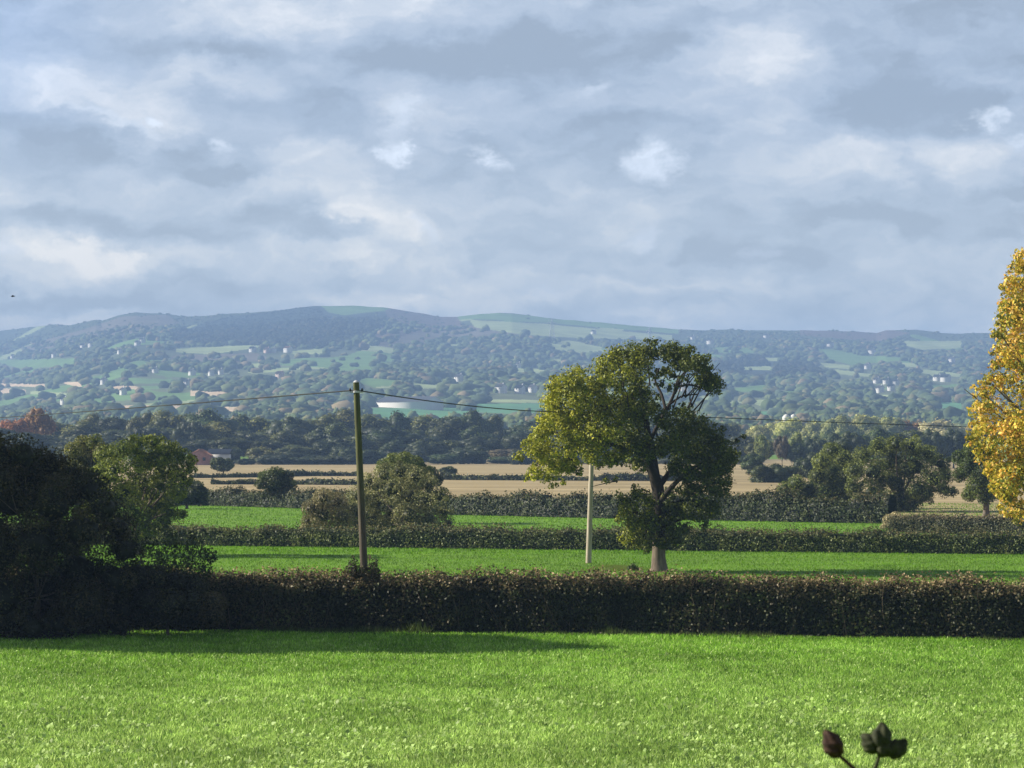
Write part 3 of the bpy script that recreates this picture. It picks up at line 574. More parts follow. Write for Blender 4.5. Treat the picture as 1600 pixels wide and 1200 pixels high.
# mixed trees right of the oak
for k, px, Y, tp, w, lab in [
    ('pale willow', 1185, 1150, 662, 50, 'pale green willow right behind the oak, low against the valley'),
    ('pale willow', 1208, 1250, 658, 46, 'pale willow left of the white silos'), ('pale willow', 1234, 1150, 653.5, 64, 'upright pale tree directly in front of the white silos'),
    ('pale willow', 1275, 1140, 655, 50, 'pale willow just right of the white silos'),
    ('pale willow', 1312, 1120, 649, 62, 'pale yellow-green willow, left one of the sunlit line at the right'), ('pale willow', 1350, 1120, 644, 70, 'tallest pale yellow-green willow in the sunlit line at the right'),
    ('pale willow', 1392, 1130, 648, 66, 'pale yellow-green willow, right one of the sunlit line at the right'), ('tan', 1468, 1120, 653, 84, 'broad tan-crowned willow near the yellow tree'),
    ('orange', 1425, 1130, 655, 44, 'small orange-tinted tree in the sunlit line at the right'), ('tan', 1530, 1130, 656, 70, 'tan willow partly behind the yellow tree'),
    ('dark green', 1160, 760, 680, 60, 'dark tree at the right flank of the oak, mid distance'), ('yellow-green', 1191, 700, 672, 26, 'small bright yellow-green tree right of the oak'),
    ('olive', 1190, 705, 686, 50, 'olive tree below the small bright tree right of the oak'), ('russet', 1222, 690, 677, 26, 'tall russet tree among the green trees right of the oak'),
    ('yellow-green', 1243, 695, 675, 30, 'rounded yellow-green tree beside the tall russet tree'), ('olive', 1247, 690, 692, 40, 'olive tree under the rounded yellow-green tree'),
    ('dark green', 1270, 720, 680, 46, 'dark tree behind the rounded yellow-green tree'), ('olive', 1300, 720, 676, 50, 'olive tree left behind the broad round tree'),
    ('dark green', 1330, 640, 672, 60, 'dark tree right behind the broad round tree'), ('olive', 1370, 700, 668, 60, 'olive tree peeping over the broad round tree'),
    ('dark green', 1425, 700, 668, 60, 'dark tree behind the right shoulder of the broad round tree'), ('dark green', 1455, 690, 668, 54, 'dark tree between the broad round tree and the yellow tree'),
    ('dark green', 1490, 700, 668, 56, 'dark tree directly left of the yellow tree, far back'), ('dark green', 1530, 700, 672, 60, 'dark tree hidden behind the yellow tree edge'),
    ('olive', 1175, 560, 708, 46, 'olive bushy tree low at the right edge of the oak'), ('low dark green', 1190, 470, 724, 50, 'dark bushy tree at the far end of the stubble, right of the oak'),
    ('low dark green', 1222, 470, 722, 54, 'dark low tree in the hollow left of the broad round tree'), ('low dark green', 1270, 520, 704, 60, 'dark tree above the hollow left of the broad round tree'),
    ('dark green', 1315, 430, 690, 60, 'dark tree pressed against the left side of the broad round tree')]:
    place(k, px, Y, tp, w, lab, None)

# ------------------------------------------------------------------ brick barn and small things by the wood
def barn():
    Y = 780.; b = np.array(((314-800)*Y/F, Y, 0)); s = Y/F
    t = thing('barn', b, 'red brick barn with pitched roof beside the round dark tree', 'barn')
    w, d, h, k = 33*s, 9., 3.0, 1.3
    g = Geo(); V = [(-w/2, -d/2, 0), (w/2, -d/2, 0), (w/2, d/2, 0), (-w/2, d/2, 0), (-w/2, -d/2, h*.8), (w/2, -d/2, h*.8), (w/2, d/2, h*.8), (-w/2, d/2, h*.8), (0, -d/2, h*.8+k), (0, d/2, h*.8+k)]
    g.add(V, [[0, 1, 5, 4], [2, 3, 7, 6], [1, 2, 6, 5], [3, 0, 4, 7]], (.5,)*3); g.add(V, [[4, 5, 8], [6, 7, 9]], (.5,)*3); link('wall', g.mesh('wall', M_BRICK), t)
    g = Geo()
    for sg in (-1, 1):
        g.add([(sg*(w/2+.3), -d/2-.3, h*.8-.15), (0, -d/2-.3, h*.8+k+.08), (0, d/2+.3, h*.8+k+.08), (sg*(w/2+.3), d/2+.3, h*.8-.15), (sg*(w/2+.3), -d/2-.3, h*.8), (0, -d/2-.3, h*.8+k+.25), (0, d/2+.3, h*.8+k+.25), (sg*(w/2+.3), d/2+.3, h*.8)],
              [[0, 1, 2, 3], [4, 5, 6, 7], [0, 1, 5, 4], [0, 3, 7, 4], [3, 2, 6, 7]], (.5,)*3)
    link('roof', g.mesh('roof', M_TILE), t)
    for x in (-1.2, 1.2):
        g = Geo(); box(g, x-.35, x+.35, -d/2-.05, -d/2+.02, 1.1, 1.9); link('window', g.mesh('window', M_GLASS), t)
    b2 = np.array(((340-800)*Y/F, Y+4, 0)); t = thing('shed', b2, 'low grey-roofed shed with a white end, right of the brick barn', 'shed'); w, d, h = 34*s, 6., 2.6
    g = Geo(); box(g, -w/2, w/2, -d/2, d/2, 0, h); link('wall', g.mesh('wall', M_WHITE), t)
    g = Geo(); g.add([(-w/2-.2, -d/2-.2, h), (w/2+.2, -d/2-.2, h), (w/2+.2, d/2+.2, h+1.2), (-w/2-.2, d/2+.2, h+1.2), (-w/2-.2, -d/2-.2, h+.15), (w/2+.2, -d/2-.2, h+.15), (w/2+.2, d/2+.2, h+1.35), (-w/2-.2, d/2+.2, h+1.35)],
                     [[0, 1, 2, 3], [4, 5, 6, 7], [0, 1, 5, 4], [2, 3, 7, 6], [0, 3, 7, 4], [1, 2, 6, 5]], (.5,)*3); link('roof', g.mesh('roof', M_SLATE), t)
barn()

def dome_clumps(px, Y, top, bot, rxpx, n, rad=(.24, .38), shape=None, ry=.9):
    """clumps filling a rounded crown that shows between two rows of the picture at distance Y (world coordinates)"""
    s = Y/F; R = rxpx*s; z1 = CZ-(top-HY)*s; z0 = CZ-(bot-HY)*s; c = np.array(crown_clumps(R, z0, z1, n, rad, .85, ry))
    c[:, 0] += (px-800)*s; c[:, 1] += Y; return c
# small round tree, small tree with legs, dark shrub etc.
tree('round_tree', 'small round dark tree alone on the stubble beside the brick barn', 'tree', ((349-800)*560/F, 560, 0), dome_clumps(349, 560, 713, 742, 21, 26), 4200, .30, DG+MG[1:], tr=.15, fork=1.0, core=.85)
tree('field_tree', 'dark flat-topped tree with bare trunks in the hedge behind the green field', 'tree', ((430-800)*300/F, 300, 0),
     [(*P(x, y, 300+rng.uniform(-1.2, 1.2)), r*.06, r*.06, r*.045) for x, y, r in [(430, 740, 14), (415, 746, 13), (447, 745, 12), (432, 752, 18), (408, 757, 10), (452, 758, 12), (425, 764, 12), (440, 766, 12), (418, 774, 9), (446, 775, 9), (432, 782, 9)]],
     5200, .20, DG+MG[1:], tr=.14, fork=2., core=.55)
tree('shrub', 'dark rounded shrub at the left end of the far hedge beside the sunlit left tree', 'shrub', ((292-800)*295/F, 295, 0), dome_clumps(292, 295, 746, 796, 44, 30), 9000, .18, DG, tr=.15, fork=.8, core=.8)
# left sunlit tree and the one behind it
YL = 178
lt = [(165, 712, 18), (190, 702, 18), (215, 694, 17), (240, 693, 16), (265, 700, 16), (285, 712, 14), (295, 730, 12), (285, 748, 15), (265, 735, 20), (240, 725, 22), (210, 725, 24), (180, 735, 22), (160, 745, 20), (250, 760, 22),
      (225, 760, 24), (195, 770, 24), (275, 770, 16), (170, 780, 22), (240, 790, 22), (265, 800, 18), (285, 803, 8), (210, 800, 22), (180, 815, 22), (250, 818, 16), (225, 825, 18), (150, 800, 22), (200, 840, 20), (300, 718, 8), (150, 770, 22), (262, 712, 18)]
tree('tree', 'sunlit round green oak tree rising behind the dark bushes at the left', 'tree', ((215-800)*YL/F, YL, 0),
     [(*P(x, y, YL+rng.uniform(-2.6, 2.6)), r*YL/F*1.05, r*YL/F*1.05, r*YL/F*.9) for x, y, r in lt for _ in (0, 1)], 38000, .14, [(.06, .085, .016), (.14, .175, .026), (.26, .28, .04)], tr=.25, fork=1.8, core=.3, sub=6, tilt=.6)
tree('tree', 'smaller yellow-green tree top just left of the sunlit round tree at the left', 'tree', ((135-800)*215/F, 215, 0),
     [(*P(x, y, 215+rng.uniform(-2, 2)), r*215/F, r*215/F, r*215/F*.9) for x, y, r in [(148, 690, 13), (130, 693, 14), (115, 703, 14), (140, 705, 16), (160, 705, 14), (125, 720, 18), (150, 725, 18), (110, 735, 18), (140, 745, 20), (110, 760, 20), (140, 775, 20)]],
     9000, .15, OL+YG[:1], tr=.2, fork=1.6, core=.5)

# bush group behind the second hedge
def pxc(lst, Y, dep, k=1., fl=.9, rep=2): return [(*P(x, y, Y+rng.uniform(-dep, dep)), r*Y/F*k, r*Y/F*k, r*Y/F*fl*k) for x, y, r in lst for _ in range(rep)]
WI = [(.12, .13, .05), (.23, .23, .085), (.35, .33, .14)]
tree('willow_bush', 'broad dome-shaped grey-green willow bush behind the second hedge near the telegraph pole', 'bush', ((630-800)*204/F, 204, 0),
     pxc([(600, 742, 18), (625, 738, 18), (650, 745, 18), (670, 758, 18), (688, 775, 16), (575, 755, 18), (560, 775, 20), (555, 800, 20), (585, 785, 24), (610, 765, 26), (640, 775, 26), (665, 785, 22), (695, 800, 14), (702, 818, 10), (640, 805, 26), (610, 810, 26), (580, 815, 22), (670, 812, 22), (560, 825, 20), (640, 830, 22), (690, 828, 14)], 204, 3.4),
     34000, .13, WI, tr=.2, fork=.8, core=.45, sub=5, tilt=.6, group=None)
tree('shrub', 'tan-brown shrub at the left foot of the willow bush behind the second hedge', 'shrub', ((515-800)*200/F, 200, 0),
     pxc([(505, 778, 16), (525, 785, 18), (488, 795, 16), (505, 805, 20), (535, 808, 20), (482, 815, 12), (500, 828, 18), (530, 830, 18), (478, 828, 10)], 200, 2.), 11000, .12, [(.13, .115, .05), (.24, .21, .09), (.34, .29, .14)], tr=.1, fork=.5, core=.5)
tree('tree', 'yellow-green tree top showing above the willow bush', 'tree', ((628-800)*245/F, 245, 0),
     pxc([(600, 728, 12), (615, 719, 12), (632, 718, 13), (650, 724, 12), (640, 735, 16), (612, 740, 16), (665, 738, 12), (628, 755, 20)], 245, 2.2), 9000, .17, YG[:2]+MG[1:2], tr=.2, fork=2, core=.5)
tree('tree', 'dark spreading tree top behind the right shoulder of the willow bush', 'tree', ((668-800)*300/F, 300, 0),
     pxc([(655, 735, 10), (672, 740, 12), (665, 748, 14), (682, 750, 10)], 300, 2.), 3500, .2, DG, tr=.15, fork=2, core=.6)
place('dark green', 700, 520, 728, 30, 'small dark dome tree on the stubble right of the willow bush', None)
# thin hedge strips on the stubble
# trees on the right
YB = 284
tree('broad_tree', 'broad round dark tree behind the hedges, largest tree between the oak and the yellow tree', 'tree', ((1405-800)*YB/F, YB, 0),
     pxc([(1400, 694, 16), (1375, 698, 16), (1425, 698, 16), (1350, 712, 18), (1450, 710, 17), (1470, 725, 15), (1335, 735, 16), (1395, 720, 26), (1430, 730, 26), (1365, 738, 24), (1480, 745, 12), (1460, 750, 20), (1335, 762, 15), (1400, 755, 28), (1435, 765, 22), (1362, 770, 22), (1345, 785, 18), (1475, 765, 14), (1488, 768, 9), (1385, 785, 22), (1410, 788, 20), (1428, 788, 13), (1365, 797, 14), (1448, 772, 14)], YB, 4.), 38000, .17, NG, tr=.35, fork=1.2, core=.45, sub=6, tilt=.6)
tree('tree', 'dense green tree joined to the left side of the broad round tree', 'tree', ((1300-800)*296/F, 296, 0),
     pxc([(1300, 706, 16), (1285, 722, 16), (1318, 718, 16), (1300, 740, 20), (1325, 745, 16), (1280, 745, 16), (1310, 765, 20), (1285, 772, 20), (1325, 785, 16), (1300, 795, 18)], 296, 2.8), 14000, .18, NG, tr=.25, fork=1.2, core=.7)
tree('bush', 'large dark green bush beyond the far green field, left of the dense green tree', 'bush', ((1245-800)*278/F, 278, 0),
     pxc([(1245, 755, 14), (1228, 765, 14), (1265, 765, 14), (1250, 780, 18), (1220, 785, 16), (1275, 785, 16), (1245, 798, 16), (1215, 800, 12), (1280, 798, 12), (1200, 788, 14), (1190, 800, 12)], 278, 2.4), 11000, .16, NG, tr=.15, fork=.6, core=.7)
tree('tree', 'bright green tree with bare trunk standing left of the yellow tree', 'tree', ((1541-800)*262/F, 262, 0),
     pxc([(1520, 706, 15), (1500, 715, 13), (1545, 712, 18), (1515, 730, 18), (1540, 740, 20), (1500, 742, 12), (1530, 760, 20), (1555, 765, 18), (1515, 772, 12), (1570, 745, 18), (1540, 778, 12), (1575, 775, 14), (1590, 730, 20)], 262, 3.), 14000, .18, [(.04, .06, .015), (.075, .11, .02), (.13, .16, .03)], tr=.28, fork=2.2, core=.6)
tree('shrub', 'pale tan shrub at the right corner of the third field', 'shrub', ((1394-800)*232/F, 232, 0), pxc([(1388, 812, 9), (1400, 808, 9), (1392, 822, 10), (1406, 820, 9), (1382, 824, 7)], 232, 1.), 3500, .12, TANW, tr=.06, fork=.3, core=.5)
tree('shrub', 'brown scrubby shrub showing right of the oak above the second hedge', 'shrub', ((1172-800)*285/F, 285, 0), pxc([(1160, 785, 13), (1180, 790, 13), (1150, 795, 12), (1192, 798, 10), (1170, 802, 13)], 285, 1.5), 5500, .15, BR, tr=.08, fork=.4, core=.5)

# ------------------------------------------------------------------ hedges
def hedge(lab, h, H, hw, leaf, dens, pal, toppal=None, seed=0, twigs=0, rough=.12, topvar=.1, name='hedge', x0=None, x1=None, tw_col=M_TWIG, rag=0):
    ln = line(h) if len(h[0]) == 2 and h[0][1] > 500 else np.array(h, float)
    seg = np.linalg.norm(np.diff(ln, axis=0), axis=1); cum = np.concatenate([[0], np.cumsum(seg)]); Ltot = cum[-1]
    base = ln[len(ln)//2]; Hf = (lambda s: np.interp(s, np.linspace(0, Ltot, len(H)), H)) if hasattr(H, '__len__') else (lambda s: np.full_like(s, H))
    def at(s): return np.stack([np.interp(s, cum, ln[:, 0]), np.interp(s, cum, ln[:, 1])], -1)
    def nrmv(s):
        d = at(s+.5)-at(s-.5); d = d/np.linalg.norm(d, axis=-1, keepdims=True); return np.stack([d[:, 1], -d[:, 0]], -1)      # towards camera side
    t = thing(name, (base[0], base[1], 0), lab, 'hedge' if name == 'hedge' else name, None)
    pal = np.asarray(pal); tp_ = np.asarray(toppal if toppal is not None else pal)
    def surf(s, th):  # th 0..pi around the section from front foot over the top to the back foot
        Hh = Hf(s)*(1+topvar*(fbm(s/1.3, s*0+seed, 5, 3)-.5)*2); bl = (fbm(s/.7, th*2.2+seed*7, 8, 3)-.5)*2*rough
        c, sn = np.cos(th), np.sin(th); e = .45; x = np.sign(c)*abs(c)**e; z = sn**e
        p = at(s); n_ = nrmv(s); w = hw*(1+bl/hw*.8)
        return np.concatenate([p+n_*(x*w*(.85+.15*(1-z)))[:, None], (z*(Hh+bl))[:, None]], 1), np.concatenate([n_*x[:, None], z[:, None]*.9], 1)
    # woody core
    ns = max(20, int(Ltot/.35)); ns = min(ns, 500); ss = np.linspace(0, Ltot, ns); th = np.linspace(.001, math.pi-.001, 13); SS, TH = np.meshgrid(ss, th)
    pts, _ = surf(SS.ravel(), TH.ravel()); ctr = np.concatenate([at(SS.ravel()), np.full((SS.size, 1), 0.)], 1); pts = ctr+(pts-ctr)*np.array((.86, .86, .95)); pts[:, 2] *= .98
    g = Geo(); i = (np.arange(12)[:, None]*ns+np.arange(ns-1)[None]).ravel(); g.add(pts-np.array((base[0], base[1], 0)), np.stack([i, i+1, i+ns+1, i+ns], 1), pal[0]*.55)
    per = 2*float(np.mean(H))+2*hw; n = int(Ltot*per*dens); s = rng.uniform(0, Ltot, n); zz_ = rng.uniform(.01, 1, n)**.9; th = np.arcsin(zz_**(1/.45)); q_ = rng.uniform(0, 1, n); th = np.where(q_ > .85, math.pi-th, th); th = np.where(q_ < .38, rng.uniform(.35, math.pi-.35, n), th)
    c, nn = surf(s, th); c = c-np.array((base[0], base[1], 0)); off = rng.normal(.0, rough*.45, n)+rag*rng.exponential(.08, n)*(np.sin(th) > .9)
    c = c+unit(nn)*off[:, None]; c[:, 2] = np.maximum(c[:, 2], .01)
    m = np.clip(fbm(s/.9, th*2, 3+seed, 3)*1.6-.3+rng.normal(0, .2, n), 0, .999)*(len(pal)-1); i0 = m.astype(int); fr = (m-i0)[:, None]
    col = pal[i0]*(1-fr)+pal[np.minimum(i0+1, len(pal)-1)]*fr
    tf = np.clip((c[:, 2]/Hf(s)-.72)/.28, 0, 1)*(rng.uniform(0, 1, n) < .8); col = col*(1-tf[:, None])+tp_[rng.integers(0, len(tp_), n)]*tf[:, None]
    col = col*rng.uniform(.78, 1.22, (n, 1))*(.55+.9*fbm(s/.6, c[:, 2]/.45, 12+seed, 3))[:, None]; add_leaves(g, c, nn+rng.normal(0, .6, (n, 3)), rng.uniform(.6, 1.35, n)*leaf, col)
    link('foliage', g.mesh('foliage', M_LEAF), t)
    g = Geo()
    for _ in range(max(twigs, 3)):
        s0 = rng.uniform(0, Ltot, 1); a = np.concatenate([at(s0)[0]-base+nrmv(s0)[0]*hw*rng.uniform(.75, 1.02), [0]]); hh = float(Hf(s0)[0])
        b = a+np.array((rng.normal(0, .55), rng.normal(0, .06), hh*rng.uniform(.5, 1.05))); mm = (a+b)/2+np.array((rng.normal(0, .12), 0, 0))
        r = rng.uniform(.008, .022)*(1 if hw < 1 else 1.3); add_tube(g, bez(a, mm, b, 5), np.linspace(r, r*.4, 5), k=4)
    tag(link('stems', g.mesh('stems', tw_col, True), t), kind='stuff')
    return t
HB = [(.022, .03, .012), (.05, .06, .02), (.07, .055, .026), (.08, .105, .03)]
hedge('dark trimmed hedge with brown top running right across behind the foreground grass', H1, [2.05, 1.90, 1.87, 1.80, 1.74, 1.70], .78, .10, 480,
      HB, [(.30, .21, .11), (.42, .31, .17), (.16, .115, .05), (.11, .125, .04)], seed=1, twigs=230, rough=.26, topvar=.05, rag=.35)  # clipped brown top, its colour lightened for the sunlit edge
hedge('second hedge, sunlit leafy green, between the two green fields behind the oak', H2, [1.2, 1.15, 1.1, 1.2, 1.15, 1.1, 1.2, 1.15], .8, .13, 170,
      [(.055, .08, .024), (.12, .155, .042), (.21, .23, .07)], [(.18, .15, .06), (.07, .085, .03)], seed=2, twigs=120, rough=.24, topvar=.16, rag=.6)
hedge('third hedge, dark green, along the stubble field behind the bright green field', H3, [2.6, 2.4, 1.9, 1.6, 1.5, 1.5, 1.45, 1.5, 1.6, 1.8, 1.9, 2.1, 1.8], .9, .2, 70,
      [(.03, .045, .016), (.055, .075, .024), (.095, .11, .036)], [(.13, .105, .045), (.07, .085, .028)], seed=3, twigs=60, rough=.32, topvar=.32)
hedge('short brown-topped hedge at the right below the yellow tree', H4, [1.15, 1.2, 1.1, 1.15], .9, .14, 150,
      [(.05, .06, .022), (.09, .10, .038), (.14, .13, .055)], [(.22, .17, .09), (.10, .085, .045)], seed=4, twigs=60, rough=.22, topvar=.12)
for h, H, lab in [([(690, 750), (860, 751), (1100, 752)], [.9, .7, .8, .6, .9, 1.2, .9], 'thin dark hedge line crossing the stubble left of the oak'),
                  ([(300, 747), (400, 746), (470, 744), (560, 744)], [.6, .5, .9, .8, .7], 'thin dark hedge line on the stubble left of the telegraph pole, nearer the wood'),
                  ([(330, 757), (430, 757), (560, 758)], [.5, .6, .7, .5], 'low scrubby hedge line on the stubble left of the telegraph pole, nearer the field')]:
    hedge(lab, h, H, .9, .4, 12, DG+[(.10, .085, .04)], seed=int(h[0][0]), rough=.25, topvar=.5)

# ------------------------------------------------------------------ the oak
YO = 156.; so = YO/F; ob = np.array(((1030-800)*so, YO, 0.))
oak_c = [(1085, 574, 15), (1100, 592, 13), (1060, 562, 15), (1046, 590, 12), (1052, 607, 9), (1066, 596, 9), (1034, 586, 10), (1092, 604, 9), (1030, 620, 9), (1112, 600, 13), (1075, 566, 14), (985, 556, 24), (1018, 546, 19), (1048, 549, 18), (1072, 558, 17), (1095, 570, 16), (1110, 588, 14), (1120, 602, 11), (1112, 612, 9), (950, 575, 24), (930, 596, 24), (962, 556, 16), (1000, 575, 22), (972, 598, 26), (1122, 614, 6),
 (897, 588, 20), (872, 602, 18), (885, 615, 22), (910, 618, 26), (862, 628, 18), (856, 655, 18), (872, 670, 24), (845, 680, 16), (828, 700, 16), (850, 708, 22), (868, 730, 20), (814, 715, 10), (836, 738, 13), (858, 752, 12), (900, 695, 28), (895, 650, 28), (890, 722, 18), (935, 635, 28), (935, 675, 28), (928, 706, 18), (952, 716, 16), (822, 748, 6), (878, 752, 6),
 (1042, 578, 9), (1032, 602, 8), (1022, 590, 7), (1060, 572, 9), (1088, 590, 7), (975, 635, 26), (1000, 645, 24), (988, 680, 26), (1012, 700, 24), (960, 665, 26), (1020, 640, 14), (1005, 615, 14), (995, 600, 16), (1035, 655, 16), (1050, 640, 11), (1070, 640, 11), (975, 712, 18), (1000, 722, 16),
 (1060, 658, 22), (1085, 665, 22), (1110, 678, 20), (1130, 696, 18), (1143, 712, 13), (1135, 725, 16), (1090, 695, 28), (1058, 692, 24), (1115, 718, 24), (1120, 745, 22), (1090, 730, 26), (1060, 728, 20), (1130, 765, 14), (1102, 770, 22), (1075, 765, 20), (1112, 795, 16), (1085, 798, 18), (1100, 815, 9), (1062, 800, 16), (1072, 826, 12), (1162, 684, 5), (1152, 690, 6), (1040, 700, 18), (1140, 750, 8),
 (985, 790, 17), (1000, 770, 13), (976, 806, 14), (992, 820, 20), (1002, 840, 15), (978, 838, 13), (1018, 848, 13), (1052, 842, 13), (1045, 815, 18), (1012, 805, 15), (1062, 845, 8), (985, 852, 8), (970, 770, 7), (1035, 838, 14), (1012, 785, 13), (1015, 825, 15), (1048, 795, 14), (1040, 852, 10), (1008, 856, 9), (1055, 825, 14), (1022, 815, 12), (1042, 775, 12),
 (947, 752, 6), (1097, 824, 5), (965, 750, 5), (905, 735, 8), (935, 728, 9)]
cl = []; hue = []
for x, y, r in oak_c:
    lim = 4.8*math.sqrt(max(.06, 1-((x-990)/185.)**2))*(0.85 if y > 560 else .5)*(.45 if y > 760 else 1)
    reps = 2 if r > 12 else 1
    sgn = rng.choice([-1, 1])
    for q in range(reps):
        dy = sgn*(1 if q == 0 else -1)*rng.uniform(.2, 1)*lim
        cl.append((*P(x+rng.uniform(-3, 3), y+rng.uniform(-3, 3), YO+dy), r*so, r*so, r*so*.88)); hue.append(np.clip((1060-x)/190., 0, 1)*.8+(.1 if y > 780 and x < 1010 else 0))  # autumn yellow to the left, also brightened in colour as the sunlit side
cl = np.array(cl)
t = thing('oak', ob, 'large spreading oak with arched crown standing alone on the middle green field', 'tree'); g = Geo(); c2 = cl.copy(); c2[:, :3] -= ob
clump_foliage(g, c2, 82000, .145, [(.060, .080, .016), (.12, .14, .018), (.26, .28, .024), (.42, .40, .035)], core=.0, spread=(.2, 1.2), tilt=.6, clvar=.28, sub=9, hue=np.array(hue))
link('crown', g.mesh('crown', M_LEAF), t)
g = Geo(); O = lambda x, y, dy=0: P(x, y, YO+dy)-ob
def lb(pts, r0, r1, k=8):
    pts = np.array(pts); n = len(pts); tt = np.linspace(0, n-1, n*4); q = np.stack([np.interp(tt, np.arange(n), pts[:, a]) for a in range(3)], 1)
    for _ in range(3): q[1:-1] = (q[:-2]+2*q[1:-1]+q[2:])/4
    add_tube(g, q, np.linspace(r0, r1, len(q)), k=k)
tr_ = np.array([O(1030, 897), O(1030, 886), O(1029, 870), O(1030, 845)]); add_tube(g, tr_, [.52, .40, .335, .31], k=14)
link('trunk', g.mesh('trunk', M_OAKB, True), t); g = Geo()
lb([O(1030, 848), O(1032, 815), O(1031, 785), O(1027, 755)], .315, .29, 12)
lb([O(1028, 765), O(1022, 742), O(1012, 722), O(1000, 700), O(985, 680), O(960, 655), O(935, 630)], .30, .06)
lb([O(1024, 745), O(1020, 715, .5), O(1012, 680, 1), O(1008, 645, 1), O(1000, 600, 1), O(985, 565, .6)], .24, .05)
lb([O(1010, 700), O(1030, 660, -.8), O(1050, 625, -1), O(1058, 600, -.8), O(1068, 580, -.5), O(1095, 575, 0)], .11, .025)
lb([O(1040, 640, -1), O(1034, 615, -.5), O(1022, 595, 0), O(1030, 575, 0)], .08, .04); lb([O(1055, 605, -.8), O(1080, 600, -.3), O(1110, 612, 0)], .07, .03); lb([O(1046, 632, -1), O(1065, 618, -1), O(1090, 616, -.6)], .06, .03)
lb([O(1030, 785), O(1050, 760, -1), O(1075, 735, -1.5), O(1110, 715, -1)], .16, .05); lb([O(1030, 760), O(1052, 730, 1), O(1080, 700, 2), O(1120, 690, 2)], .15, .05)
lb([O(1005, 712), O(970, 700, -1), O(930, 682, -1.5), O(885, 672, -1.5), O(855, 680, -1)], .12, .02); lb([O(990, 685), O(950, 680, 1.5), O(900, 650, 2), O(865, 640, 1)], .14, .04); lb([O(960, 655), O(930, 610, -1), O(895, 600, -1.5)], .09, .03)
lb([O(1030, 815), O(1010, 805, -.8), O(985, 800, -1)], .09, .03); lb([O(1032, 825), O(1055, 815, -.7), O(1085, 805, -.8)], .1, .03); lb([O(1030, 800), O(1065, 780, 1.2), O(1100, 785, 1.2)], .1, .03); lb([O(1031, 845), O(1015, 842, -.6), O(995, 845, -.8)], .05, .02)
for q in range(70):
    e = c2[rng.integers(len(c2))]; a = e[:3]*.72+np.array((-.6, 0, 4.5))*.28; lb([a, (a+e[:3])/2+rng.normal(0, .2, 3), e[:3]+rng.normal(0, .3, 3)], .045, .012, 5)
link('limbs', g.mesh('limbs', M_LIMB_SHADE, True), t)

# ------------------------------------------------------------------ yellow autumn tree at the right edge
YY_ = 122.; sy = YY_/F
edge = [(1598, 402, 15), (1594, 430, 20), (1578, 446, 13), (1574, 480, 15), (1566, 502, 13), (1592, 402, 10), (1582, 425, 12), (1570, 462, 9), (1590, 450, 20), (1568, 490, 12), (1585, 480, 22), (1562, 520, 14), (1556, 545, 12), (1580, 530, 24), (1560, 570, 14), (1550, 600, 20), (1532, 612, 14), (1526, 640, 13), (1545, 640, 22), (1525, 668, 14), (1528, 692, 16), (1550, 680, 24), (1545, 715, 20),
        (1560, 735, 20), (1575, 760, 22), (1580, 790, 18), (1595, 805, 16), (1585, 700, 26), (1590, 650, 28), (1590, 600, 28), (1590, 745, 26), (1600, 560, 26), (1600, 500, 24), (1570, 775, 12)]
for _ in range(110):
    a = rng.uniform(0, 6.28); r = math.sqrt(rng.uniform(0, 1)); x, y = 1760+190*r*math.cos(a), 600+230*r*math.sin(a)
    edge.append((x, y, 26))
cl = []
for x, y, r in edge:
    lim = 5.5*math.sqrt(max(.05, 1-((x-1760)/260.)**2-((y-600)/260)**2*.6 if 1-((x-1760)/260.)**2-((y-600)/260)**2*.6 > .05 else .05)); reps = 2 if r > 12 else 1
    for q in range(reps): cl.append((*P(x, y, YY_+rng.choice([-1, 1])*rng.uniform(.1, 1)*lim), r*sy, r*sy, r*sy*.9))
tree('maple_tree', 'golden yellow autumn tree with large leaves filling the right edge of the view', 'tree', ((1760-800)*sy, YY_, 0), cl, 98000, .15,
     [(.15, .18, .03), (.40, .36, .04), (.66, .49, .06), (.66, .37, .08)], tr=.35, fork=2.4, core=0, spread=(.2, 1.2), clvar=.25, sub=6, tilt=.7, bark=M_OAKB, nl=30)

# ------------------------------------------------------------------ dark bushes at the left, and the shade trees just outside the view
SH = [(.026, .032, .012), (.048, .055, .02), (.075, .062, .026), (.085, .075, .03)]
def zc(lst, Y, dep, rep=2): return pxc(lst, Y, dep, 1.0, .9, rep)
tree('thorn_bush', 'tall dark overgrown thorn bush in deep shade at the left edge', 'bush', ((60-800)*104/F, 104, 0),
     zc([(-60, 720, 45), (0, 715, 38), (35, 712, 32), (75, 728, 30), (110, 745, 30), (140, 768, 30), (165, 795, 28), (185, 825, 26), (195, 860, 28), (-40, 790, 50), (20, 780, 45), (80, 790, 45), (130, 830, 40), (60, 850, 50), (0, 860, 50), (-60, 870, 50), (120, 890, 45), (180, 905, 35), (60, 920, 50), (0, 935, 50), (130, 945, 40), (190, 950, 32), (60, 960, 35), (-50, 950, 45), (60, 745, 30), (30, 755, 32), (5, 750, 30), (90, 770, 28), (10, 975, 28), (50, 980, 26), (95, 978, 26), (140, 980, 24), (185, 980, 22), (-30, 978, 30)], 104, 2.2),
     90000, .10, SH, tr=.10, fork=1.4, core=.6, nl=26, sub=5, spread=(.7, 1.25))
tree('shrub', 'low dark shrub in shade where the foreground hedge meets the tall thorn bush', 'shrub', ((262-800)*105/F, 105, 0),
     zc([(215, 900, 26), (245, 905, 24), (275, 910, 22), (305, 915, 20), (230, 940, 30), (265, 945, 28), (300, 945, 26), (330, 945, 22), (240, 965, 22), (290, 965, 22), (330, 962, 20)], 105, 1.0), 17000, .09, SH, tr=.07, fork=.5, core=.7, nl=14)
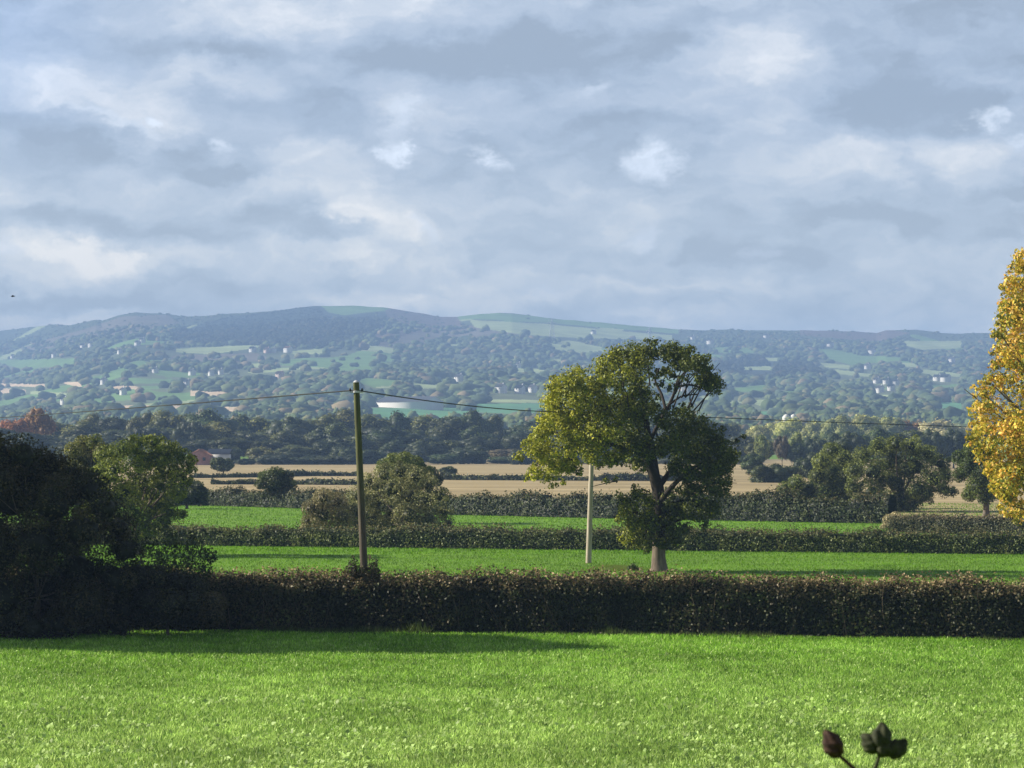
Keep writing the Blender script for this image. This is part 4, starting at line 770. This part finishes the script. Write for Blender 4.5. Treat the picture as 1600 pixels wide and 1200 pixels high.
def sapling(lab, px, Y, pts, n, leaf, pal, stems):
    b = np.array(((px-800)*Y/F, Y, 0)); t = thing('sapling', b, lab, 'sapling'); g = Geo()
    for s_ in stems: lb_pts = [P(x, y, Y+rng.uniform(-.2, .2))-b for x, y in s_]; lb_pts = np.array(lb_pts); add_tube(g, bez(lb_pts[0], lb_pts[1], lb_pts[2], 8), np.linspace(.025, .006, 8), k=5)
    link('stem', g.mesh('stem', M_TWIG, True), t); g = Geo()
    cl = np.array([(*(P(x, y, Y+rng.uniform(-.5, .5))-b), r*Y/F, r*Y/F, r*Y/F) for x, y, r in pts]); clump_foliage(g, cl, n, leaf, pal, core=0, spread=(.1, 1.2), tilt=1); link('foliage', g.mesh('foliage', M_LEAF), t)
SP = [(.03, .05, .015), (.05, .08, .02), (.075, .10, .03)]
sapling('sparse dark leafy sapling sticking up above the low shrub left of the hedge', 275, 106, [(232, 852, 13), (248, 865, 16), (270, 850, 12), (285, 868, 18), (305, 855, 14), (318, 875, 16), (330, 868, 10), (262, 885, 16), (295, 890, 16), (240, 890, 14), (322, 892, 10), (300, 838, 8), (268, 835, 6)], 2300, .10, SP,
        [[(275, 980), (262, 920), (235, 845)], [(275, 980), (275, 900), (270, 830)], [(276, 980), (290, 900), (302, 830)], [(277, 980), (305, 910), (335, 862)], [(276, 980), (300, 930), (322, 855)]])
sapling('scrubby ivy growth wrapped round the foot of the telegraph pole above the hedge', 569, 107.6, [(552, 880, 7), (558, 892, 9), (570, 895, 10), (582, 888, 8), (586, 878, 5), (550, 900, 9), (565, 908, 12), (585, 904, 10), (576, 872, 4), (551, 870, 3), (548, 890, 8), (560, 900, 14), (580, 900, 14), (586, 895, 8), (570, 915, 16)], 3600, .075, [(.03, .04, .015), (.06, .06, .02), (.12, .10, .05)],
        [[(566, 980), (560, 920), (551, 868)], [(567, 980), (572, 910), (578, 866)], [(568, 980), (575, 920), (588, 872)]])
for k, (x, y, R, Hh, lab) in enumerate([(-25.5, 104.6, 5.7, 15.2, 'tall tree just outside the left edge, nearest to the thorn bush'), (-35.5, 106, 5.2, 16.5, 'tall tree outside the left edge, second from the thorn bush'), (-46, 107.5, 6, 17, 'tall tree farthest outside the left edge')]):
    tree('tree', lab, 'tree', (x, y, 0), crown_clumps(R, 1.0, Hh, 46, (.3, .45)), 9000, .3, MG, tr=.35, fork=3, core=.8, rel=True)

# ------------------------------------------------------------------ poles and wires
def pole(name, lab, foot, top, r0, r1, m, ivy=False):
    t = thing(name, foot, lab, 'telegraph pole', 'telegraph poles'); a = np.zeros(3); b = np.asarray(top)-np.asarray(foot)
    g = Geo(); add_tube(g, [a+(b-a)*q for q in np.linspace(0, 1, 12)], np.linspace(r0, r1, 12), k=18); link('shaft', g.mesh('shaft', m, True), t)
    g = Geo(); add_tube(g, [b-np.array((0, 0, .36)), b-np.array((0, 0, .30))], r1+.025, k=14); add_tube(g, [b+np.array((-.22, -.02, -.33)), b+np.array((.22, -.02, -.33))], .022, k=6)
    link('bracket', g.mesh('bracket', M_STEEL), t)
    for s in (-1, 1):
        g = Geo(); c = b+np.array((s*.2, -.02, -.31)); add_tube(g, [c, c+np.array((0, 0, .03)), c+np.array((0, 0, .06)), c+np.array((0, 0, .1))], [.03, .045, .035, .02], k=10); link('insulator', g.mesh('insulator', M_WIRE, True), t)
    g = Geo(); add_tube(g, [b+np.array((0, 0, -.01)), b+np.array((0, 0, .05))], [r1*1.12, r1*.5], k=14); link('cap', g.mesh('cap', M_STEEL), t)
    return b
f1 = np.array([(573-800)*107.4/F, 107.4, 0]); t1 = P(556.5, 597, 107.4); pole('telegraph_pole', 'green mossy leaning wooden telegraph pole standing in the foreground hedge', f1, t1, .14, .10, M_POLE)
f2 = np.array([(919.5-800)*166.7/F, 166.7, 0]); t2 = P(927, 636, 166.7); pole('telegraph_pole', 'pale slim telegraph pole standing on the green field left of the oak trunk', f2, t2, .15, .10, M_PALEPOLE)
f3 = np.array([(1790-800)*235/F, 235, 0]); t3 = f3+np.array((0, 0, 7.3)); pole('telegraph_pole', 'telegraph pole far right beyond the yellow tree, carrying the end of the cable', f3, t3, .15, .10, M_PALEPOLE)
f4 = np.array([(-230-800)*300/F, 300, 0]); t4 = f4+np.array((0, 0, 7.9)); pole('telegraph_pole', 'telegraph pole outside the left edge, carrying the left cable', f4, t4, .15, .10, M_PALEPOLE)
def wire(a, b, sag, r, lab):
    a = np.asarray(a)-np.array((0, 0, .27)); b = np.asarray(b)-np.array((0, 0, .27)); n = 40; q = np.linspace(0, 1, n)[:, None]; p = a+(b-a)*q; p[:, 2] -= sag*4*(q*(1-q))[:, 0]
    g = Geo(); add_tube(g, p-a, r, k=6); tag(link('cable', g.mesh('cable', M_WIRE, True), None, tuple(a)), lab, 'cable', 'overhead cables')
wire(t1, t4, .12, .024, 'black overhead cable running left from the mossy pole'); wire(t1, t2, .22, .022, 'black overhead cable from the mossy pole to the pale pole in the oak'); wire(t2, t3, .12, .024, 'black overhead cable running right from the oak to the yellow tree')

# bird high at the left
bp_ = P(20, 463, 300); t = thing('bird', bp_, 'tiny dark bird flying high in the sky at the far left', 'bird'); g = Geo()
prof = [(-.20, .01), (-.14, .03), (-.06, .06), (.03, .065), (.09, .045), (.13, .05), (.17, .03), (.21, .004)]
add_tube(g, [(x, 0, .01*math.sin(x*9)) for x, _ in prof], [r for _, r in prof], k=10)
for s in (-1, 1):
    w = [(-.06, s*.03, .03), (.07, s*.03, .03), (.05, s*.2, .11), (-.05, s*.22, .10), (-.02, s*.4, .07), (-.07, s*.38, .06)]; g.add(w, [[0, 1, 2, 3], [3, 2, 4, 5]], (.02,)*3)
    g.add(np.array(w)+np.array((0, 0, -.012)), [[0, 1, 2, 3], [3, 2, 4, 5]], (.02,)*3)
g.add([(-.18, -.01, 0), (-.30, -.05, .0), (-.30, .05, 0), (-.18, .01, 0)], [[0, 1, 2, 3]], (.02,)*3); link('body', g.mesh('body', M_BIRD), t)

# ------------------------------------------------------------------ dried flower heads close to the camera
def flower(lab, px, py, stem_to, heads, mt, Y=4.0):
    foot = P(stem_to[0], stem_to[1], Y); foot[2] = float(ground_z(0., Y)); t = thing('dried_flower', foot, lab, 'dried flower', 'dried flower heads')
    for x, y, rx, ry, ang in heads:
        g = Geo(); v, f_ = ico(4); c = P(x, y, Y+rng.uniform(-.004, .004))-foot; s_ = Y/F; lobes = 1+.10*np.sin(5*np.arctan2(v[:, 1], v[:, 0])+2*v[:, 2])+.06*np.sin(9*v[:, 2]+4*v[:, 0])
        vv = v*lobes[:, None]*np.array((rx*s_, rx*s_, ry*s_)); vv[:, 2] += (np.maximum(v[:, 2], 0)**6)*ry*s_*.35; a = math.radians(ang); vv = np.stack([vv[:, 0]*math.cos(a)+vv[:, 2]*math.sin(a), vv[:, 1], -vv[:, 0]*math.sin(a)+vv[:, 2]*math.cos(a)], 1)
        g.add(vv+c, f_, (.02,)*3); hd = link('seed_head', g.mesh('seed_head', mt, True), t)
        g = Geo(); ax = np.array((math.sin(a), 0, math.cos(a)))
        for k in range(6):                                       # dry sepals round the base
            th = k*math.pi/3; sd_ = np.array((math.cos(th)*math.cos(a), math.sin(th), -math.cos(th)*math.sin(a))); b0 = c-ax*ry*s_*.85; m_ = b0+sd_*rx*s_*.9+ax*ry*s_*.25; e = b0+sd_*rx*s_*1.12+ax*ry*s_*rng.uniform(.5, 1.0); w_ = np.cross(sd_, ax)*rx*s_*.22
            g.add([b0-w_*.4, b0+w_*.4, m_+w_, m_-w_, e+w_*.1, e-w_*.1], [[0, 1, 2, 3], [3, 2, 4, 5]], (.02,)*3)
        link('sepals', g.mesh('sepals', mt), hd)
    g = Geo(); c = P(px, py, Y)-foot; q = P(stem_to[0], stem_to[1], Y)-foot; add_tube(g, np.vstack([bez(c, (c+q)/2+np.array((.002, 0, 0)), q, 8), [q*.6, q*.3+np.array((.01, .02, 0)), [0, 0, -.02]]]), np.linspace(.0022, .0034, 11), k=8); link('stem', g.mesh('stem', mt, True), t)
flower('single dark reddish dried flower head on a slanting stem, bottom right', 1308, 1178, (1345, 1212), [(1302, 1165, 15.5, 19, -28)], M_DRY)
flower('dark cluster of three dried flower heads on one stem, bottom right', 1374, 1180, (1362, 1212), [(1377, 1154, 16, 18, 5), (1361, 1163, 14, 15, -40), (1400, 1171, 15, 16, 50), (1382, 1170, 14, 13, 0)], M_DRYG, 4.02)

# ------------------------------------------------------------------ grass
def blades(n, y0, y1, h, w, pal, marg=1.5, front=True, dy_pow=1.0, bend=.5, xr=None, palp=None):
    u = rng.uniform(0, 1, n)**dy_pow; y = y0+(y1-y0)*u; hx = .16*y+marg; x = rng.uniform(-1, 1, n)*hx
    if xr is not None: x = rng.uniform(xr[0], xr[1], n)
    keep = np.ones(n, bool)
    pal = np.asarray(pal); k = rng.choice(len(pal), n, p=palp); patch = fbm(x/3.2, y/5., 61, 4)
    col = pal[k]*((.55+.75*patch)*(.6+.8*fbm(x/.35, y/.5, 67, 2)))[:, None]*rng.uniform(.75, 1.3, (n, 1)); hh = h*rng.uniform(.5, 1.3, n)*(.7+.7*fbm(x/1.1, y/1.1, 71, 3))
    if palp: pl_ = np.clip((1-u)*1.1-.1+.5*(patch-.5), 0, 1)[:, None]; col = col*(1-pl_*.6)+np.array((.43, .52, .17))*(col[:, 1:2]/.42)*pl_*.6
    a = rng.uniform(0, 6.28, n); tx = np.stack([np.cos(a), np.sin(a), np.zeros(n)], 1)*w*rng.uniform(.6, 1.5, n)[:, None]; ln = rng.normal(0, bend, (n, 3))*hh[:, None]; ln[:, 2] = hh
    b = np.stack([x, y, ground_z(x, y)-.005], 1); m_ = b+ln*np.array((.35, .35, .6)); e = b+ln
    V = np.stack([b-tx*.5, b+tx*.5, m_+tx*.45, m_-tx*.45, e], 1); idx = np.arange(n)[:, None]*5
    g.add(V, idx+np.array([[0, 1, 2, 3]]), col); nb = g.n-len(V)*5; g.Q[-1] = g.Q[-1]
    g.T.append(idx+np.array([[3, 2, 4]])+nb); g.TC.append(col)
GP = [(.17, .37, .018), (.24, .46, .035), (.34, .55, .09), (.09, .23, .01), (.52, .64, .24)]
g = Geo(); blades(390000, 60, 109, .10, .019, GP, palp=[.34, .28, .17, .16, .05], dy_pow=.9, marg=4.5)
# clover and weed leaves catching the light
n = 17000; y = 60+40*rng.uniform(0, 1, n)**1.5; x = rng.uniform(-1, 1, n)*(.16*y+1); pt = fbm(x/2.2, y/3., 91, 4); kp = rng.uniform(.25, .75, n) < pt; x, y = x[kp], y[kp]; n = len(x)
add_leaves(g, np.stack([x, y, rng.uniform(.03, .10, n)], 1), np.stack([rng.normal(-.35, .6, n), rng.normal(-.3, .6, n), np.full(n, .7)], 1), rng.uniform(.035, .12, n)*(.7+.6*(y < 80)), np.array((.38, .52, .16))*rng.uniform(.6, 1.35, (n, 1)), .75)
tag(link('foreground_grass', g.mesh('grass', M_GRASS)), 'bright green grass blades of the foreground field', 'grass', kind='stuff')
g = Geo(); blades(260000, 108, 196, .085, .02, [(.125, .265, .009), (.15, .30, .014), (.10, .225, .008)], bend=.35, marg=6)
blades(110000, 180, 320, .10, .045, [(.125, .265, .009), (.15, .30, .014), (.10, .225, .008)], bend=.35, marg=6)
tag(link('field_grass', g.mesh('grass', M_GRASS)), 'smooth bright green grass of the two middle fields', 'grass', kind='stuff')
# rank grass and nettles along the hedge foot
g = Geo(); l1 = line(H1); n = 26000; s = rng.uniform(0, 1, n); xx = l1[0, 0]+(l1[-1, 0]-l1[0, 0])*s; yy = np.interp(xx, l1[:, 0], l1[:, 1])-.75-rng.exponential(.22, n); m = fbm(xx/1.6, yy*0, 15, 3); hh = rng.uniform(.3, 1., n)*(.06+.9*np.clip(m-.38, 0, 1))
b = np.stack([xx, yy, np.zeros(n)], 1); a = rng.uniform(0, 6.28, n); tx = np.stack([np.cos(a), np.sin(a), np.zeros(n)], 1)*.02; e = b+np.stack([rng.normal(0, .35, n)*hh, rng.normal(-.1, .3, n)*hh, hh], 1)
g.add(np.stack([b-tx, b+tx, e], 1), np.arange(n*3).reshape(n, 3), np.array((.085, .12, .028))*rng.uniform(.5, 1.4, (n, 1)))
tag(link('verge_grass', g.mesh('verge', M_GRASS)), 'rank grass and nettles along the foot of the foreground hedge', 'grass', kind='stuff')
# small weed clump and dead grass patch beside the oak
tree('weed_clump', 'small dark weed clump on the green field left of the oak trunk', 'weeds', ((988-800)*157/F, 157, 0), pxc([(985, 888, 5), (992, 888, 5), (989, 884, 4), (997, 890, 3)], 157, .3), 420, .09, MG, tr=.02, fork=.1, core=.3, nl=4)
g = Geo(); n = 3200; x0, y0 = (965-800)*160/F, 160; x = x0+rng.normal(0, .55, n); y = y0+rng.normal(0, 1.6, n); b = np.stack([x, y, np.zeros(n)], 1); tx = np.stack([np.ones(n)*.012, np.zeros(n), np.zeros(n)], 1); e = b+np.stack([rng.normal(0, .04, n), rng.normal(0, .04, n), rng.uniform(.04, .11, n)], 1)
g.add(np.stack([b-tx, b+tx, e], 1), np.arange(n*3).reshape(n, 3), np.array((.30, .34, .09))*rng.uniform(.7, 1.3, (n, 1))); tag(link('dry_grass', g.mesh('dry', M_GRASS)), 'patch of dry straw-coloured grass left of the oak trunk', 'grass', kind='stuff')

# ------------------------------------------------------------------ air
g = Geo(); box(g, -5200, 5200, -1600, 10300, -30, 315); hz_o = link('haze', None)
m, t_, o_ = mat('haze_air'); v = t_.nodes.new('ShaderNodeVolumePrincipled'); v.inputs['Color'].default_value = (.30, .465, .78, 1); v.inputs['Density'].default_value = 2.05e-4; v.inputs['Anisotropy'].default_value = 0
t_.links.new(v.outputs[0], o_.inputs['Volume']); bpy.data.objects.remove(hz_o); tag(link('haze', g.mesh('haze', m)), 'thin blue air haze over the whole valley', 'haze', kind='stuff')

for o in S.objects:
    if o.get('label') and not 4 <= len(o['label'].replace(',', ' ').split()) <= 16: print('LABEL', len(o['label'].split()), o.name, o['label'])
